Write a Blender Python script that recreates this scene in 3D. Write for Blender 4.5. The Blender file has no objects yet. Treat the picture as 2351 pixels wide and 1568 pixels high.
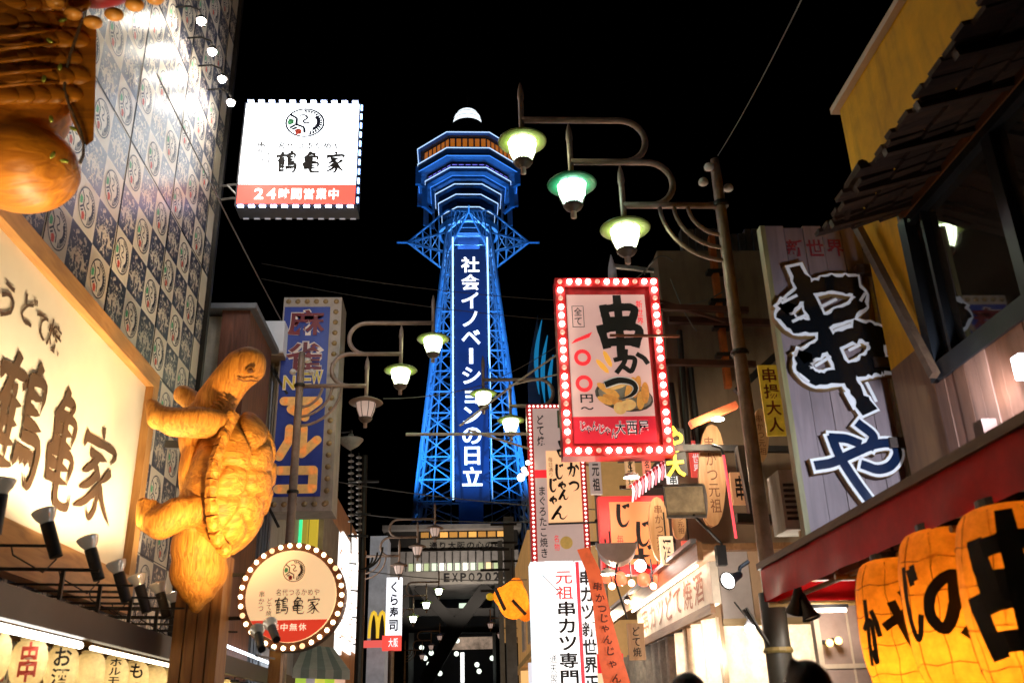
import bpy, math, random
from mathutils import Vector, Matrix, noise
random.seed(7)
sc = bpy.context.scene
COL = sc.collection
# ------------------------------------------------------------------ camera
FPX, CX, CY = 2130.0, 1175.5, 784.0            # focal length and centre on a 2351 x 1568 grid
PITCH, ROLL, YAW = math.radians(22.7234), math.radians(-1.6393), math.radians(3.4)
CAM = Vector((0, 0, 1.6))
Fw = Vector((math.sin(YAW)*math.cos(PITCH), math.cos(YAW)*math.cos(PITCH), math.sin(PITCH)))
_R = Vector((math.cos(YAW), -math.sin(YAW), 0)); _U = _R.cross(Fw)
Rt = _R*math.cos(ROLL) + _U*math.sin(ROLL)
Up = -_R*math.sin(ROLL) + _U*math.cos(ROLL)
cam = bpy.data.cameras.new('camera'); camo = bpy.data.objects.new('camera', cam); COL.objects.link(camo)
camo.matrix_world = Matrix(((Rt.x, Up.x, -Fw.x, CAM.x), (Rt.y, Up.y, -Fw.y, CAM.y), (Rt.z, Up.z, -Fw.z, CAM.z), (0, 0, 0, 1)))
cam.sensor_width = 36; cam.lens = FPX/2351*36; cam.clip_end = 2000; cam.clip_start = .05
cam.dof.use_dof = True; cam.dof.focus_distance = 26; cam.dof.aperture_fstop = 2.2
sc.camera = camo
# ------------------------------------------------------------------ night sky
w = bpy.data.worlds.new('World'); sc.world = w; w.use_nodes = True
nt = w.node_tree; nt.nodes.clear()
sky = nt.nodes.new('ShaderNodeTexSky'); sky.sky_type = 'NISHITA'; sky.sun_disc = False
sky.sun_elevation = math.radians(-8); sky.sun_rotation = math.radians(150)
bg = nt.nodes.new('ShaderNodeBackground'); bg.inputs[1].default_value = .05
ou = nt.nodes.new('ShaderNodeOutputWorld'); nt.links.new(sky.outputs[0], bg.inputs[0]); nt.links.new(bg.outputs[0], ou.inputs[0])
vs = sc.view_settings; vs.view_transform = 'Standard'; vs.look = 'None'; vs.exposure = .4; vs.gamma = 1; vs.use_curve_mapping = False
cy = sc.cycles
cy.use_denoising = True
try: cy.denoiser = 'OPENIMAGEDENOISE'
except Exception: pass
cy.sample_clamp_indirect = 4; cy.max_bounces = 6; cy.diffuse_bounces = 3; cy.glossy_bounces = 3; cy.transmission_bounces = 4; cy.transparent_max_bounces = 8
cy.use_light_tree = True; cy.caustics_reflective = False; cy.caustics_refractive = False

# ------------------------------------------------------------------ where things stand
def ray(px, py): return Fw + Rt*((px-CX)/FPX) + Up*((CY-py)/FPX)
def PY(px, py, Y): d = ray(px, py); return CAM + d*(Y/d.y)        # point at street distance Y
def PX(px, py, X): d = ray(px, py); return CAM + d*(X/d.x)        # point on a wall plane x = X
V = Vector
# ------------------------------------------------------------------ materials
MATS = {}
def newmat(name):
    m = bpy.data.materials.new(name); m.use_nodes = True
    n = m.node_tree; return m, n, n.nodes['Principled BSDF']
def pm(name, col, rough=.6, var=.25, scale=6., bump=.15, metal=0., spec=.5, stretch=(1, 1, 1), em=0, emcol=None, dirt=0., coat=0.):
    """painted / raw surface: base colour with noise variation, streaky dirt and fine relief"""
    if name in MATS: return MATS[name]
    m, n, b = newmat(name); L = n.links
    tc = n.nodes.new('ShaderNodeTexCoord'); mp = n.nodes.new('ShaderNodeMapping'); mp.inputs['Scale'].default_value = stretch
    L.new(tc.outputs['Object'], mp.inputs[0])
    nz = n.nodes.new('ShaderNodeTexNoise'); nz.inputs['Scale'].default_value = scale; nz.inputs['Detail'].default_value = 6
    nz.inputs['Roughness'].default_value = .65
    L.new(mp.outputs[0], nz.inputs['Vector'])
    cr = n.nodes.new('ShaderNodeValToRGB'); a, z = cr.color_ramp.elements
    a.position = .3; z.position = .72
    a.color = (*[c*(1-var) for c in col], 1); z.color = (*[min(1, c*(1+var*.6)) for c in col], 1)
    L.new(nz.outputs[0], cr.inputs[0]); out = cr.outputs[0]
    if dirt:
        n2 = n.nodes.new('ShaderNodeTexNoise'); n2.inputs['Scale'].default_value = 2.2; n2.inputs['Detail'].default_value = 8
        mp2 = n.nodes.new('ShaderNodeMapping'); mp2.inputs['Scale'].default_value = (3, 3, .5); L.new(tc.outputs['Object'], mp2.inputs[0]); L.new(mp2.outputs[0], n2.inputs['Vector'])
        r2 = n.nodes.new('ShaderNodeValToRGB'); r2.color_ramp.elements[0].position = .5; r2.color_ramp.elements[1].position = .75
        L.new(n2.outputs[0], r2.inputs[0])
        mx = n.nodes.new('ShaderNodeMixRGB'); mx.blend_type = 'MULTIPLY'; mx.inputs[2].default_value = (.35, .28, .2, 1)
        mu = n.nodes.new('ShaderNodeMath'); mu.operation = 'MULTIPLY'; mu.inputs[1].default_value = dirt
        L.new(r2.outputs[0], mu.inputs[0]); L.new(mu.outputs[0], mx.inputs[0]); L.new(out, mx.inputs[1]); out = mx.outputs[0]
    L.new(out, b.inputs['Base Color'])
    b.inputs['Roughness'].default_value = rough; b.inputs['Metallic'].default_value = metal
    b.inputs['Specular IOR Level'].default_value = spec; b.inputs['Coat Weight'].default_value = coat
    if bump:
        bp = n.nodes.new('ShaderNodeBump'); bp.inputs['Strength'].default_value = bump; bp.inputs['Distance'].default_value = .02
        L.new(nz.outputs[0], bp.inputs['Height']); L.new(bp.outputs[0], b.inputs['Normal'])
    if em:
        b.inputs['Emission Strength'].default_value = em
        if emcol: b.inputs['Emission Color'].default_value = (*emcol, 1)
        else: L.new(out, b.inputs['Emission Color'])
    MATS[name] = m; return m
def em(name, col, s, nosample=False):
    if name in MATS: return MATS[name]
    m, n, b = newmat(name); b.inputs['Base Color'].default_value = (*[c*.7 for c in col], 1); b.inputs['Roughness'].default_value = .4
    b.inputs['Emission Color'].default_value = (*col, 1); b.inputs['Emission Strength'].default_value = s
    if nosample: m.cycles.emission_sampling = 'NONE'
    MATS[name] = m; return m
def wood(name, col, dark, scale=3., axis='Z', rough=.55, bump=.35, em=0):
    """carved or sawn timber: stretched grain rings"""
    if name in MATS: return MATS[name]
    m, n, b = newmat(name); L = n.links
    tc = n.nodes.new('ShaderNodeTexCoord'); mp = n.nodes.new('ShaderNodeMapping')
    st = {'X': (.12, 1, 1), 'Y': (1, .12, 1), 'Z': (1, 1, .12)}[axis]; mp.inputs['Scale'].default_value = st
    L.new(tc.outputs['Object'], mp.inputs[0])
    nz = n.nodes.new('ShaderNodeTexNoise'); nz.inputs['Scale'].default_value = scale*6; nz.inputs['Detail'].default_value = 7; nz.inputs['Distortion'].default_value = 1.2
    L.new(mp.outputs[0], nz.inputs['Vector'])
    cr = n.nodes.new('ShaderNodeValToRGB'); a, z = cr.color_ramp.elements; a.position = .34; z.position = .66
    a.color = (*dark, 1); z.color = (*col, 1); L.new(nz.outputs[0], cr.inputs[0])
    n2 = n.nodes.new('ShaderNodeTexNoise'); n2.inputs['Scale'].default_value = 1.7; n2.inputs['Detail'].default_value = 4; L.new(tc.outputs['Object'], n2.inputs['Vector'])
    mx = n.nodes.new('ShaderNodeMixRGB'); mx.blend_type = 'MULTIPLY'; mx.inputs[0].default_value = .5; L.new(cr.outputs[0], mx.inputs[1]); L.new(n2.outputs[0], mx.inputs[2])
    g = n.nodes.new('ShaderNodeBrightContrast'); g.inputs[1].default_value = .0; L.new(mx.outputs[0], g.inputs[0])
    L.new(g.outputs[0], b.inputs['Base Color']); b.inputs['Roughness'].default_value = rough
    bp = n.nodes.new('ShaderNodeBump'); bp.inputs['Strength'].default_value = bump; bp.inputs['Distance'].default_value = .02
    L.new(nz.outputs[0], bp.inputs['Height']); L.new(bp.outputs[0], b.inputs['Normal'])
    MATS[name] = m; return m
def glass(name, col=(.02, .025, .03), rough=.03, alpha=1.):
    if name in MATS: return MATS[name]
    m, n, b = newmat(name); b.inputs['Base Color'].default_value = (*col, 1); b.inputs['Roughness'].default_value = rough
    b.inputs['Specular IOR Level'].default_value = 1.; b.inputs['Alpha'].default_value = alpha; b.inputs['Coat Weight'].default_value = .5; b.inputs['Coat Roughness'].default_value = .02
    MATS[name] = m; return m
def paper(name, col, trans=.6, grid=(0, 0), dark=(.3, .12, .02)):
    """lantern paper or cloth that lets the lamp inside through; crinkled, with faint hoop and seam lines"""
    if name in MATS: return MATS[name]
    m, n, b = newmat(name); L = n.links
    tc = n.nodes.new('ShaderNodeTexCoord'); nz = n.nodes.new('ShaderNodeTexNoise'); nz.inputs['Scale'].default_value = 9; nz.inputs['Detail'].default_value = 8; nz.inputs['Roughness'].default_value = .7
    L.new(tc.outputs['Object'], nz.inputs['Vector'])
    cr = n.nodes.new('ShaderNodeValToRGB'); a, z = cr.color_ramp.elements; a.position = .3; z.position = .65
    a.color = (*[c*.62 for c in col], 1); z.color = (*col, 1); L.new(nz.outputs[0], cr.inputs[0]); out = cr.outputs[0]
    vo = n.nodes.new('ShaderNodeTexVoronoi'); vo.feature = 'DISTANCE_TO_EDGE'; vo.inputs['Scale'].default_value = 5.5; L.new(tc.outputs['Object'], vo.inputs['Vector'])
    vr = n.nodes.new('ShaderNodeValToRGB'); vr.color_ramp.elements[0].position = .0; vr.color_ramp.elements[1].position = .03
    vr.color_ramp.elements[0].color = (.45, .4, .35, 1); vr.color_ramp.elements[1].color = (1, 1, 1, 1); L.new(vo.outputs[0], vr.inputs[0])
    if grid[0]:
        mx = n.nodes.new('ShaderNodeMixRGB'); mx.blend_type = 'MULTIPLY'; mx.inputs[0].default_value = .55; L.new(out, mx.inputs[1]); L.new(vr.outputs[0], mx.inputs[2]); out = mx.outputs[0]
    t = n.nodes.new('ShaderNodeBsdfTranslucent'); L.new(out, t.inputs[0]); L.new(out, b.inputs['Base Color']); b.inputs['Roughness'].default_value = .6
    bp = n.nodes.new('ShaderNodeBump'); bp.inputs['Strength'].default_value = .35; bp.inputs['Distance'].default_value = .03; L.new(nz.outputs[0], bp.inputs['Height']); L.new(bp.outputs[0], b.inputs['Normal']); L.new(bp.outputs[0], t.inputs['Normal'])
    ms = n.nodes.new('ShaderNodeMixShader'); ms.inputs[0].default_value = trans; L.new(b.outputs[0], ms.inputs[1]); L.new(t.outputs[0], ms.inputs[2])
    L.new(ms.outputs[0], n.nodes['Material Output'].inputs[0]); MATS[name] = m; return m
# ------------------------------------------------------------------ objects
WL = {}                                           # world position of every object's origin
def tag(o, label, cat, group=None):
    o['label'] = label; o['category'] = cat
    if group: o['group'] = group
    return o
def thing(name, label, cat, loc, group=None):
    o = bpy.data.objects.new(name, None); o.empty_display_size = .2; COL.objects.link(o); o.location = loc; WL[o.name] = V(loc)
    return tag(o, label, cat, group)
def inst(name, mesh, parent=None, loc=(0, 0, 0), rot=None, scale=None):
    """link a mesh under a parent; loc is relative to the parent"""
    o = bpy.data.objects.new(name, mesh); COL.objects.link(o); o.location = loc
    if rot: o.rotation_euler = rot
    if scale: o.scale = scale
    o.parent = parent; WL[o.name] = (WL[parent.name] if parent else V((0, 0, 0))) + V(loc)
    return o
def basis(n):
    n = n.normalized(); a = V((0, 0, 1)) if abs(n.z) < .9 else V((1, 0, 0))
    u = a.cross(n).normalized(); return u, n.cross(u)
class MB:
    def __init__(s): s.v = []; s.f = []; s.m = []; s.cur = 0
    def _a(s, vs, fs):
        k = len(s.v); s.v += [tuple(p) for p in vs]; s.f += [tuple(i+k for i in f) for f in fs]; s.m += [s.cur]*len(fs); return s
    def box(s, x0, x1, y0, y1, z0, z1):
        return s._a([(x0, y0, z0), (x1, y0, z0), (x1, y1, z0), (x0, y1, z0), (x0, y0, z1), (x1, y0, z1), (x1, y1, z1), (x0, y1, z1)],
                    [(0, 3, 2, 1), (4, 5, 6, 7), (0, 1, 5, 4), (1, 2, 6, 5), (2, 3, 7, 6), (3, 0, 4, 7)])
    def bar(s, p, q, w, h, up=V((0, 0, 1))):
        p, q = V(p), V(q); d = (q-p).normalized(); u = up.cross(d)
        u = u.normalized() if u.length > 1e-4 else V((1, 0, 0)); t = d.cross(u)
        vs = [e + u*(a*w/2) + t*(b*h/2) for e in (p, q) for a, b in ((-1, -1), (1, -1), (1, 1), (-1, 1))]
        return s._a(vs, [(0, 3, 2, 1), (4, 5, 6, 7), (0, 1, 5, 4), (1, 2, 6, 5), (2, 3, 7, 6), (3, 0, 4, 7)])
    def cyl(s, p, q, r0, r1=None, n=12, cap=True):
        p, q = V(p), V(q); r1 = r0 if r1 is None else r1; u, t = basis(q-p)
        vs = [e + (u*math.cos(2*math.pi*i/n) + t*math.sin(2*math.pi*i/n))*r for e, r in ((p, r0), (q, r1)) for i in range(n)]
        fs = [(i, (i+1) % n, n+(i+1) % n, n+i) for i in range(n)]
        if cap: fs += [tuple(range(n-1, -1, -1)), tuple(range(n, 2*n))]
        return s._a(vs, fs)
    def tube(s, pts, r, n=8):
        pts = [V(p) for p in pts]; rs = r if isinstance(r, (list, tuple)) else [r]*len(pts); vs = []; u = None
        for i, p in enumerate(pts):
            d = (pts[min(i+1, len(pts)-1)] - pts[max(i-1, 0)]).normalized()
            if u is None: u, t = basis(d)
            else:
                u = (u - d*u.dot(d)).normalized(); t = d.cross(u)
            vs += [p + (u*math.cos(2*math.pi*k/n) + t*math.sin(2*math.pi*k/n))*rs[i] for k in range(n)]
        fs = [(i*n+k, i*n+(k+1) % n, (i+1)*n+(k+1) % n, (i+1)*n+k) for i in range(len(pts)-1) for k in range(n)]
        fs += [tuple(range(n-1, -1, -1)), tuple(range((len(pts)-1)*n, len(pts)*n))]
        return s._a(vs, fs)
    def lathe(s, prof, c=(0, 0, 0), n=20, rot=0., axis=None, caps=True):
        c = V(c); vs = []
        if axis is None: u, t, d = V((1, 0, 0)), V((0, 1, 0)), V((0, 0, 1))
        else: d = V(axis).normalized(); u, t = basis(d)
        for r, z in prof: vs += [c + (u*math.cos(rot+2*math.pi*i/n) + t*math.sin(rot+2*math.pi*i/n))*r + d*z for i in range(n)]
        fs = [(j*n+i, j*n+(i+1) % n, (j+1)*n+(i+1) % n, (j+1)*n+i) for j in range(len(prof)-1) for i in range(n)]
        if caps and prof[0][0] > 1e-4: fs.append(tuple(range(n-1, -1, -1)))
        if caps and prof[-1][0] > 1e-4: fs.append(tuple(range((len(prof)-1)*n, len(prof)*n)))
        return s._a(vs, fs)
    def ell(s, c, r, nu=20, nv=12, M=None):
        c = V(c); vs = []; r = (r, r, r) if not isinstance(r, (tuple, list)) else r
        for j in range(nv+1):
            a = -math.pi/2 + math.pi*j/nv
            for i in range(nu):
                b = 2*math.pi*i/nu; p = V((r[0]*math.cos(a)*math.cos(b), r[1]*math.cos(a)*math.sin(b), r[2]*math.sin(a)))
                vs.append(c + (M @ p if M else p))
        return s._a(vs, [(j*nu+i, j*nu+(i+1) % nu, (j+1)*nu+(i+1) % nu, (j+1)*nu+i) for j in range(nv) for i in range(nu)])
    def prism(s, poly, o, ux, uy, n, d0, d1):
        """2-D outline drawn in the frame (o, ux, uy), pushed from d0 to d1 along n"""
        k = len(poly); vs = [o + ux*x + uy*y + n*d for d in (d0, d1) for x, y in poly]
        return s._a(vs, [tuple(range(k-1, -1, -1)), tuple(range(k, 2*k))] + [(i, (i+1) % k, k+(i+1) % k, k+i) for i in range(k)])
    def quad(s, a, b, c, d): return s._a([a, b, c, d], [(0, 1, 2, 3)])
    def mesh(s, name, mats, smooth=False, origin=V((0, 0, 0))):
        me = bpy.data.meshes.new(name); me.from_pydata([(x-origin.x, y-origin.y, z-origin.z) for x, y, z in s.v], [], s.f)
        mats = mats if isinstance(mats, (list, tuple)) else [mats]
        for m in mats: me.materials.append(m)
        if len(mats) > 1: me.polygons.foreach_set('material_index', s.m)
        if smooth:
            me.polygons.foreach_set('use_smooth', [True]*len(me.polygons))
            if smooth == 'edge':
                try: me.set_sharp_from_angle(angle=math.radians(35))
                except Exception: pass
        me.update(); return me
    def build(s, name, mats, parent=None, smooth=False):
        """world coordinates in, object under its parent out"""
        o = WL[parent.name] if parent else V((0, 0, 0))
        return inst(name, s.mesh(name, mats, smooth, o), parent)
def structure(o): o['kind'] = 'structure'; return o
def stuff(o): o['kind'] = 'stuff'; return o
def light(kind, loc, power, col, parent, size=.05, aim=None, angle=60, blend=.6):
    l = bpy.data.lights.new('lamp_light', kind); l.energy = power; l.color = col
    if kind == 'SPOT': l.spot_size = math.radians(angle); l.spot_blend = blend
    l.shadow_soft_size = size
    o = bpy.data.objects.new('lamp_light', l); COL.objects.link(o); o.parent = parent
    o.location = V(loc) - WL[parent.name]
    if aim is not None: o.rotation_euler = (V(aim)-V(loc)).to_track_quat('-Z', 'Y').to_euler()
    return o
# ------------------------------------------------------------------ lettering
GL = {}
def glyph(ch, bold=0.):
    k = (ch, bold)
    if k not in GL:
        cu = bpy.data.curves.new('t', 'FONT'); cu.body = ch; cu.resolution_u = 3; cu.offset = bold
        o = bpy.data.objects.new('t', cu); COL.objects.link(o)
        dg = bpy.context.evaluated_depsgraph_get(); dg.update()
        me = bpy.data.meshes.new_from_object(o.evaluated_get(dg))
        GL[k] = ([(v.co.x, v.co.y) for v in me.vertices], [tuple(p.vertices) for p in me.polygons])
        bpy.data.objects.remove(o); bpy.data.curves.remove(cu); bpy.data.meshes.remove(me)
    return GL[k]
class Frame:
    """a flat face: lower left corner, right and up directions, size, outward normal"""
    def __init__(s, o, ux, uy, w, h): s.o, s.ux, s.uy, s.w, s.h = V(o), V(ux).normalized(), V(uy).normalized(), w, h; s.n = s.ux.cross(s.uy)
    def at(s, u, v, d=0.): return s.o + s.ux*(u*s.w) + s.uy*(v*s.h) + s.n*d
    def sub(s, u0, v0, u1, v1, d=0.): return Frame(s.at(u0, v0, d), s.ux, s.uy, s.w*(u1-u0), s.h*(v1-v0))
def put(mb, ch, F, u0, v0, u1, v1, d, bold=0., wob=0., full=False):
    vs, fs = glyph(ch, bold)
    if not vs: return
    x0, x1 = min(p[0] for p in vs), max(p[0] for p in vs); y0, y1 = min(p[1] for p in vs), max(p[1] for p in vs)
    if not full and ord(ch) > 0x2fff: x0, x1, y0, y1 = min(x0, .05), max(x1, .95), min(y0, -.05), max(y1, .82)
    sx = (u1-u0)/max(x1-x0, 1e-3); sy = (v1-v0)/max(y1-y0, 1e-3); out = []
    for x, y in vs:
        u, v = u0+(x-x0)*sx, v0+(y-y0)*sy
        if wob:
            a = (x-x0)/(x1-x0); b = (y-y0)/(y1-y0)
            u += wob*(u1-u0)*(math.sin(5*b+ord(ch))*.5+.25*math.sin(13*b+7*a)); v += wob*(v1-v0)*(math.sin(4*a+ord(ch)*2)*.6+.25*math.sin(11*a+5*b))
        out.append(F.at(u, v, d))
    mb._a(out, fs)
def text_h(F, s, u0, v0, u1, v1, d, m, parent, bold=0., wob=0., name='lettering'):
    mb = MB(); k = len(s); st = (u1-u0)/k
    for i, c in enumerate(s):
        if c != ' ':
            pad = .08 if ord(c) > 0x2fff else .14
            put(mb, c, F, u0+st*(i+pad), v0, u0+st*(i+1-pad), v1, d, bold, wob)
    return mb.build(name, m, parent)
def text_v(F, s, u0, v0, u1, v1, d, m, parent, bold=0., wob=0., name='lettering', full=False):
    mb = MB(); k = len(s); st = (v1-v0)/k
    for i, c in enumerate(s):
        if c != ' ': put(mb, c, F, u0, v1-st*(i+.94), u1, v1-st*(i+.06), d, bold, wob, full)
    return mb.build(name, m, parent)
# brush characters drawn stroke by stroke in a unit square
BR = {
 '串': [[(.16, .86), (.22, .56)], [(.16, .83), (.55, .88), (.9, .84), (.82, .58)], [(.22, .6), (.82, .62)], [(.06, .45), (.16, .12)], [(.06, .42), (.5, .48), (.97, .44), (.88, .14)], [(.16, .17), (.9, .19)], [(.5, 1.05), (.51, .5), (.5, -.08)]],
 'や': [[(.02, .5), (.35, .63), (.72, .74), (.93, .62), (.9, .42), (.66, .34)], [(.5, 1.0), (.62, .84)], [(.22, .82), (.38, .45), (.62, -.02)]],
 'か': [[(.02, .6), (.35, .7), (.58, .66), (.58, .4), (.46, .06), (.3, .2)], [(.34, 1.), (.28, .5), (.05, .05)], [(.72, .82), (.88, .66), (.96, .48)]],
 'つ': [[(.02, .66), (.42, .82), (.8, .74), (.92, .48), (.76, .2), (.36, .02)]],
 'の': [[(.52, .8), (.46, .42), (.26, .1), (.06, .3), (.14, .66), (.5, .9), (.86, .72), (.94, .4), (.6, .02)]],
 '家': [[(.52, 1.02), (.56, .9)], [(.15, .86), (.08, .68)], [(.15, .81), (.9, .86), (.8, .68)], [(.28, .68), (.72, .7)], [(.5, .68), (.3, .52), (.12, .42)], [(.38, .6), (.56, .45), (.57, .15), (.45, 0), (.34, .1)], [(.48, .46), (.3, .33), (.1, .24)], [(.53, .33), (.3, .15), (.02, .02)], [(.84, .6), (.6, .42)], [(.58, .42), (.76, .2), (1.0, .03)]],
 '亀': [[(.46, 1.02), (.35, .87), (.12, .72)], [(.4, .92), (.68, .92), (.56, .78)], [(.22, .76), (.24, .52)], [(.22, .75), (.8, .77), (.76, .53)], [(.24, .645), (.76, .65)], [(.22, .53), (.78, .54)], [(.16, .45), (.19, .2)], [(.16, .44), (.84, .46), (.8, .2)], [(.2, .33), (.8, .34)], [(.18, .21), (.82, .22)], [(.5, .76), (.5, .12), (.62, .02), (.92, .03), (.97, .16)]],
 '鶴': [[(.05, .84), (.02, .7)], [(.05, .81), (.5, .84), (.46, .72)], [(.3, .98), (.16, .65), (.02, .5)], [(.18, .66), (.18, 0)], [(.3, .72), (.34, .62)], [(.18, .58), (.49, .6)], [(.18, .42), (.47, .43)], [(.18, .26), (.47, .27)], [(.16, .08), (.51, .1)], [(.33, .6), (.33, .1)],
        [(.76, 1.03), (.68, .9)], [(.6, .89), (.6, .38)], [(.6, .88), (.9, .89), (.88, .62)], [(.6, .75), (.87, .76)], [(.6, .62), (.88, .63)], [(.6, .5), (.97, .51)], [(.6, .38), (.94, .39), (.96, .15), (.86, 0), (.76, .1)], [(.56, .28), (.5, .1)], [(.65, .28), (.63, .14)], [(.73, .28), (.74, .14)], [(.82, .28), (.85, .16)]],
 'じ': [[(.3, 1.0), (.26, .4), (.4, .05), (.66, .06), (.88, .3)], [(.62, .95), (.7, .8)], [(.82, 1.), (.9, .86)]],
 '大': [[(.05, .62), (.95, .68)], [(.52, 1.), (.45, .5), (.05, 0)], [(.5, .6), (.7, .2), (.98, .02)]],
 'ゃ': [[(.02, .5), (.35, .63), (.72, .74), (.93, .62), (.9, .42), (.66, .34)], [(.5, 1.0), (.62, .84)], [(.22, .82), (.38, .45), (.62, -.02)]],
 'ん': [[(.6, 1.), (.3, .5), (.05, .02), (.3, .42), (.5, .42), (.56, .1), (.76, .05), (.98, .35)]],
}
def spline(pts, k=5):
    if len(pts) < 3: return [V((pts[0][0]+(pts[-1][0]-pts[0][0])*i/k, pts[0][1]+(pts[-1][1]-pts[0][1])*i/k)) for i in range(k+1)]
    P = [V(p) for p in pts]; P = [P[0]*2-P[1]] + P + [P[-1]*2-P[-2]]; out = []
    for j in range(1, len(P)-2):
        a, b, c, d = P[j-1:j+3]
        for i in range(k):
            t = i/k; out.append(.5*((2*b)+(c-a)*t+(2*a-5*b+4*c-d)*t*t+(3*b-3*c+d-a)*t**3))
    out.append(P[-2]); return out
def brush(mb, ch, F, u0, v0, u1, v1, d, wd, thick=0., even=False, rag=0., seed=1):
    """strokes of a hand-brushed character; wd is the stroke width in metres"""
    rn = random.Random(seed+ord(ch))
    for si, st in enumerate(BR[ch]):
        pts = spline(st, 6); n = len(pts); L = []; R_ = []
        P = [V(((u0+(p.x)*(u1-u0))*F.w, (v0+(p.y)*(v1-v0))*F.h)) for p in pts]
        for i, p in enumerate(P):
            t = i/(n-1); dr = (P[min(i+1, n-1)]-P[max(i-1, 0)]); dr = dr.normalized() if dr.length else V((1, 0)); nn = V((-dr.y, dr.x))
            wv = wd if even else wd*(1.15-.75*abs(t-.12)-(.45*max(0, t-.75)/.25))
            wv *= 1+rag*(rn.random()-.5)
            e = dr*(wv*.45 if even else wv*.2)*(-1 if i == 0 else 1 if i == n-1 else 0)
            L.append(p+nn*wv/2*(1+rag*(rn.random()-.5))+e); R_.append(p-nn*wv/2*(1+rag*(rn.random()-.5))+e)
        dd = d+.0007*si; k = len(mb.v)
        f = lambda q, z: F.o+F.ux*q.x+F.uy*q.y+F.n*z
        if thick:
            vs = [f(q, z) for q in L for z in (dd-thick, dd)]+[f(q, z) for q in R_ for z in (dd-thick, dd)]
            a = lambda i, z: 2*i+z
            b = lambda i, z: 2*n+2*i+z
            fs = []
            for i in range(n-1): fs += [(a(i, 1), b(i, 1), b(i+1, 1), a(i+1, 1)), (a(i, 0), a(i, 1), a(i+1, 1), a(i+1, 0)), (b(i, 1), b(i, 0), b(i+1, 0), b(i+1, 1))]
            fs += [(a(0, 0), b(0, 0), b(0, 1), a(0, 1)), (a(n-1, 1), b(n-1, 1), b(n-1, 0), a(n-1, 0))]
            mb._a(vs, fs)
        else: mb._a([f(q, dd) for q in L]+[f(q, dd) for q in R_], [(n+i, n+i+1, i+1, i) for i in range(n-1)])
    return mb
def arc(cx, cz, r, a0, a1, k=14): return [(cx+r*math.cos(math.radians(a0+(a1-a0)*i/k)), cz+r*math.sin(math.radians(a0+(a1-a0)*i/k))) for i in range(k+1)]
# shared materials
BLACK = pm('black_paint', (.012, .012, .014), .5, .3, 20, .1)
INK = pm('printing_ink', (.012, .01, .012), .7, .1, 20, 0)
DKMETAL = pm('dark_metal', (.03, .027, .025), .45, .3, 14, .1, metal=.4)
STEEL = pm('galvanised_steel', (.32, .32, .33), .4, .3, 9, .1, metal=.6)
WHITEP = pm('white_paint', (.75, .74, .72), .5, .12, 5, .08, dirt=.35)
REDP = pm('red_paint', (.5, .015, .02), .45, .2, 6, .1)
# ================================================================== ground
g = MB().quad((-400, -200, 0), (400, -200, 0), (400, 900, 0), (-400, 900, 0)).build('ground', pm('asphalt', (.05, .05, .052), .8, .3, 12, .3)); structure(g)
g = MB().quad((-2.9, -6, .004), (2.9, -6, .004), (2.9, 112, .004), (-2.9, 112, .004)).build('street', pm('street_paving', (.14, .13, .12), .65, .3, 5, .2)); structure(g)
# ================================================================== tower
TX, TY = 1.25, 130.
tw = thing('observation_tower', 'tall lattice observation tower lit blue with a glowing white dome on top', 'tower', (TX, TY, 0))
M_LAT = pm('tower_steel', (.3, .37, .46), .5, .2, .6, 0)
M_DECK = pm('tower_cladding', (.13, .18, .26), .45, .2, .8, 0)
LINE = em('tower_led_line', (.5, .72, 1), .95); LINEB = em('tower_led_blue', (.08, .35, 1), .55)
AMB = em('tower_amber_window', (1, .27, .02), .26); PUR = em('tower_violet_window', (.22, .2, .95), .75)
def thw(z): return 7.6 + (3.45-7.6)*(z-29)/(73-29)           # half width of the shaft
def zt(y, Y=130.): return PY(1072, y, Y).z
LV = [27, 33, 39.5, 46, 52.5, 59, 65.5, 73]
for sx in (-1, 1):
    for sy in (-1, 1):
        a = V((TX+sx*thw(24), TY+sy*thw(24), 24)); b = V((TX+sx*thw(76), TY+sy*thw(76), 76))
        m = MB().bar(a, b, .34, .34)
        for o in ((sx*-.75, 0), (0, sy*-.75)):                      # a leg is itself a lattice of three chords
            m.bar(a+V((*o, 0)), b+V((o[0]*.7, o[1]*.7, 0)), .2, .2)
            for k in range(26):
                p = a.lerp(b, k/26); q = a.lerp(b, (k+1)/26)
                m.bar(p if k % 2 else p+V((*o, 0)), q+V((*o, 0)) if k % 2 else q, .1, .1)
        m.build('leg', M_LAT, tw)
PW = 2.72
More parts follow.
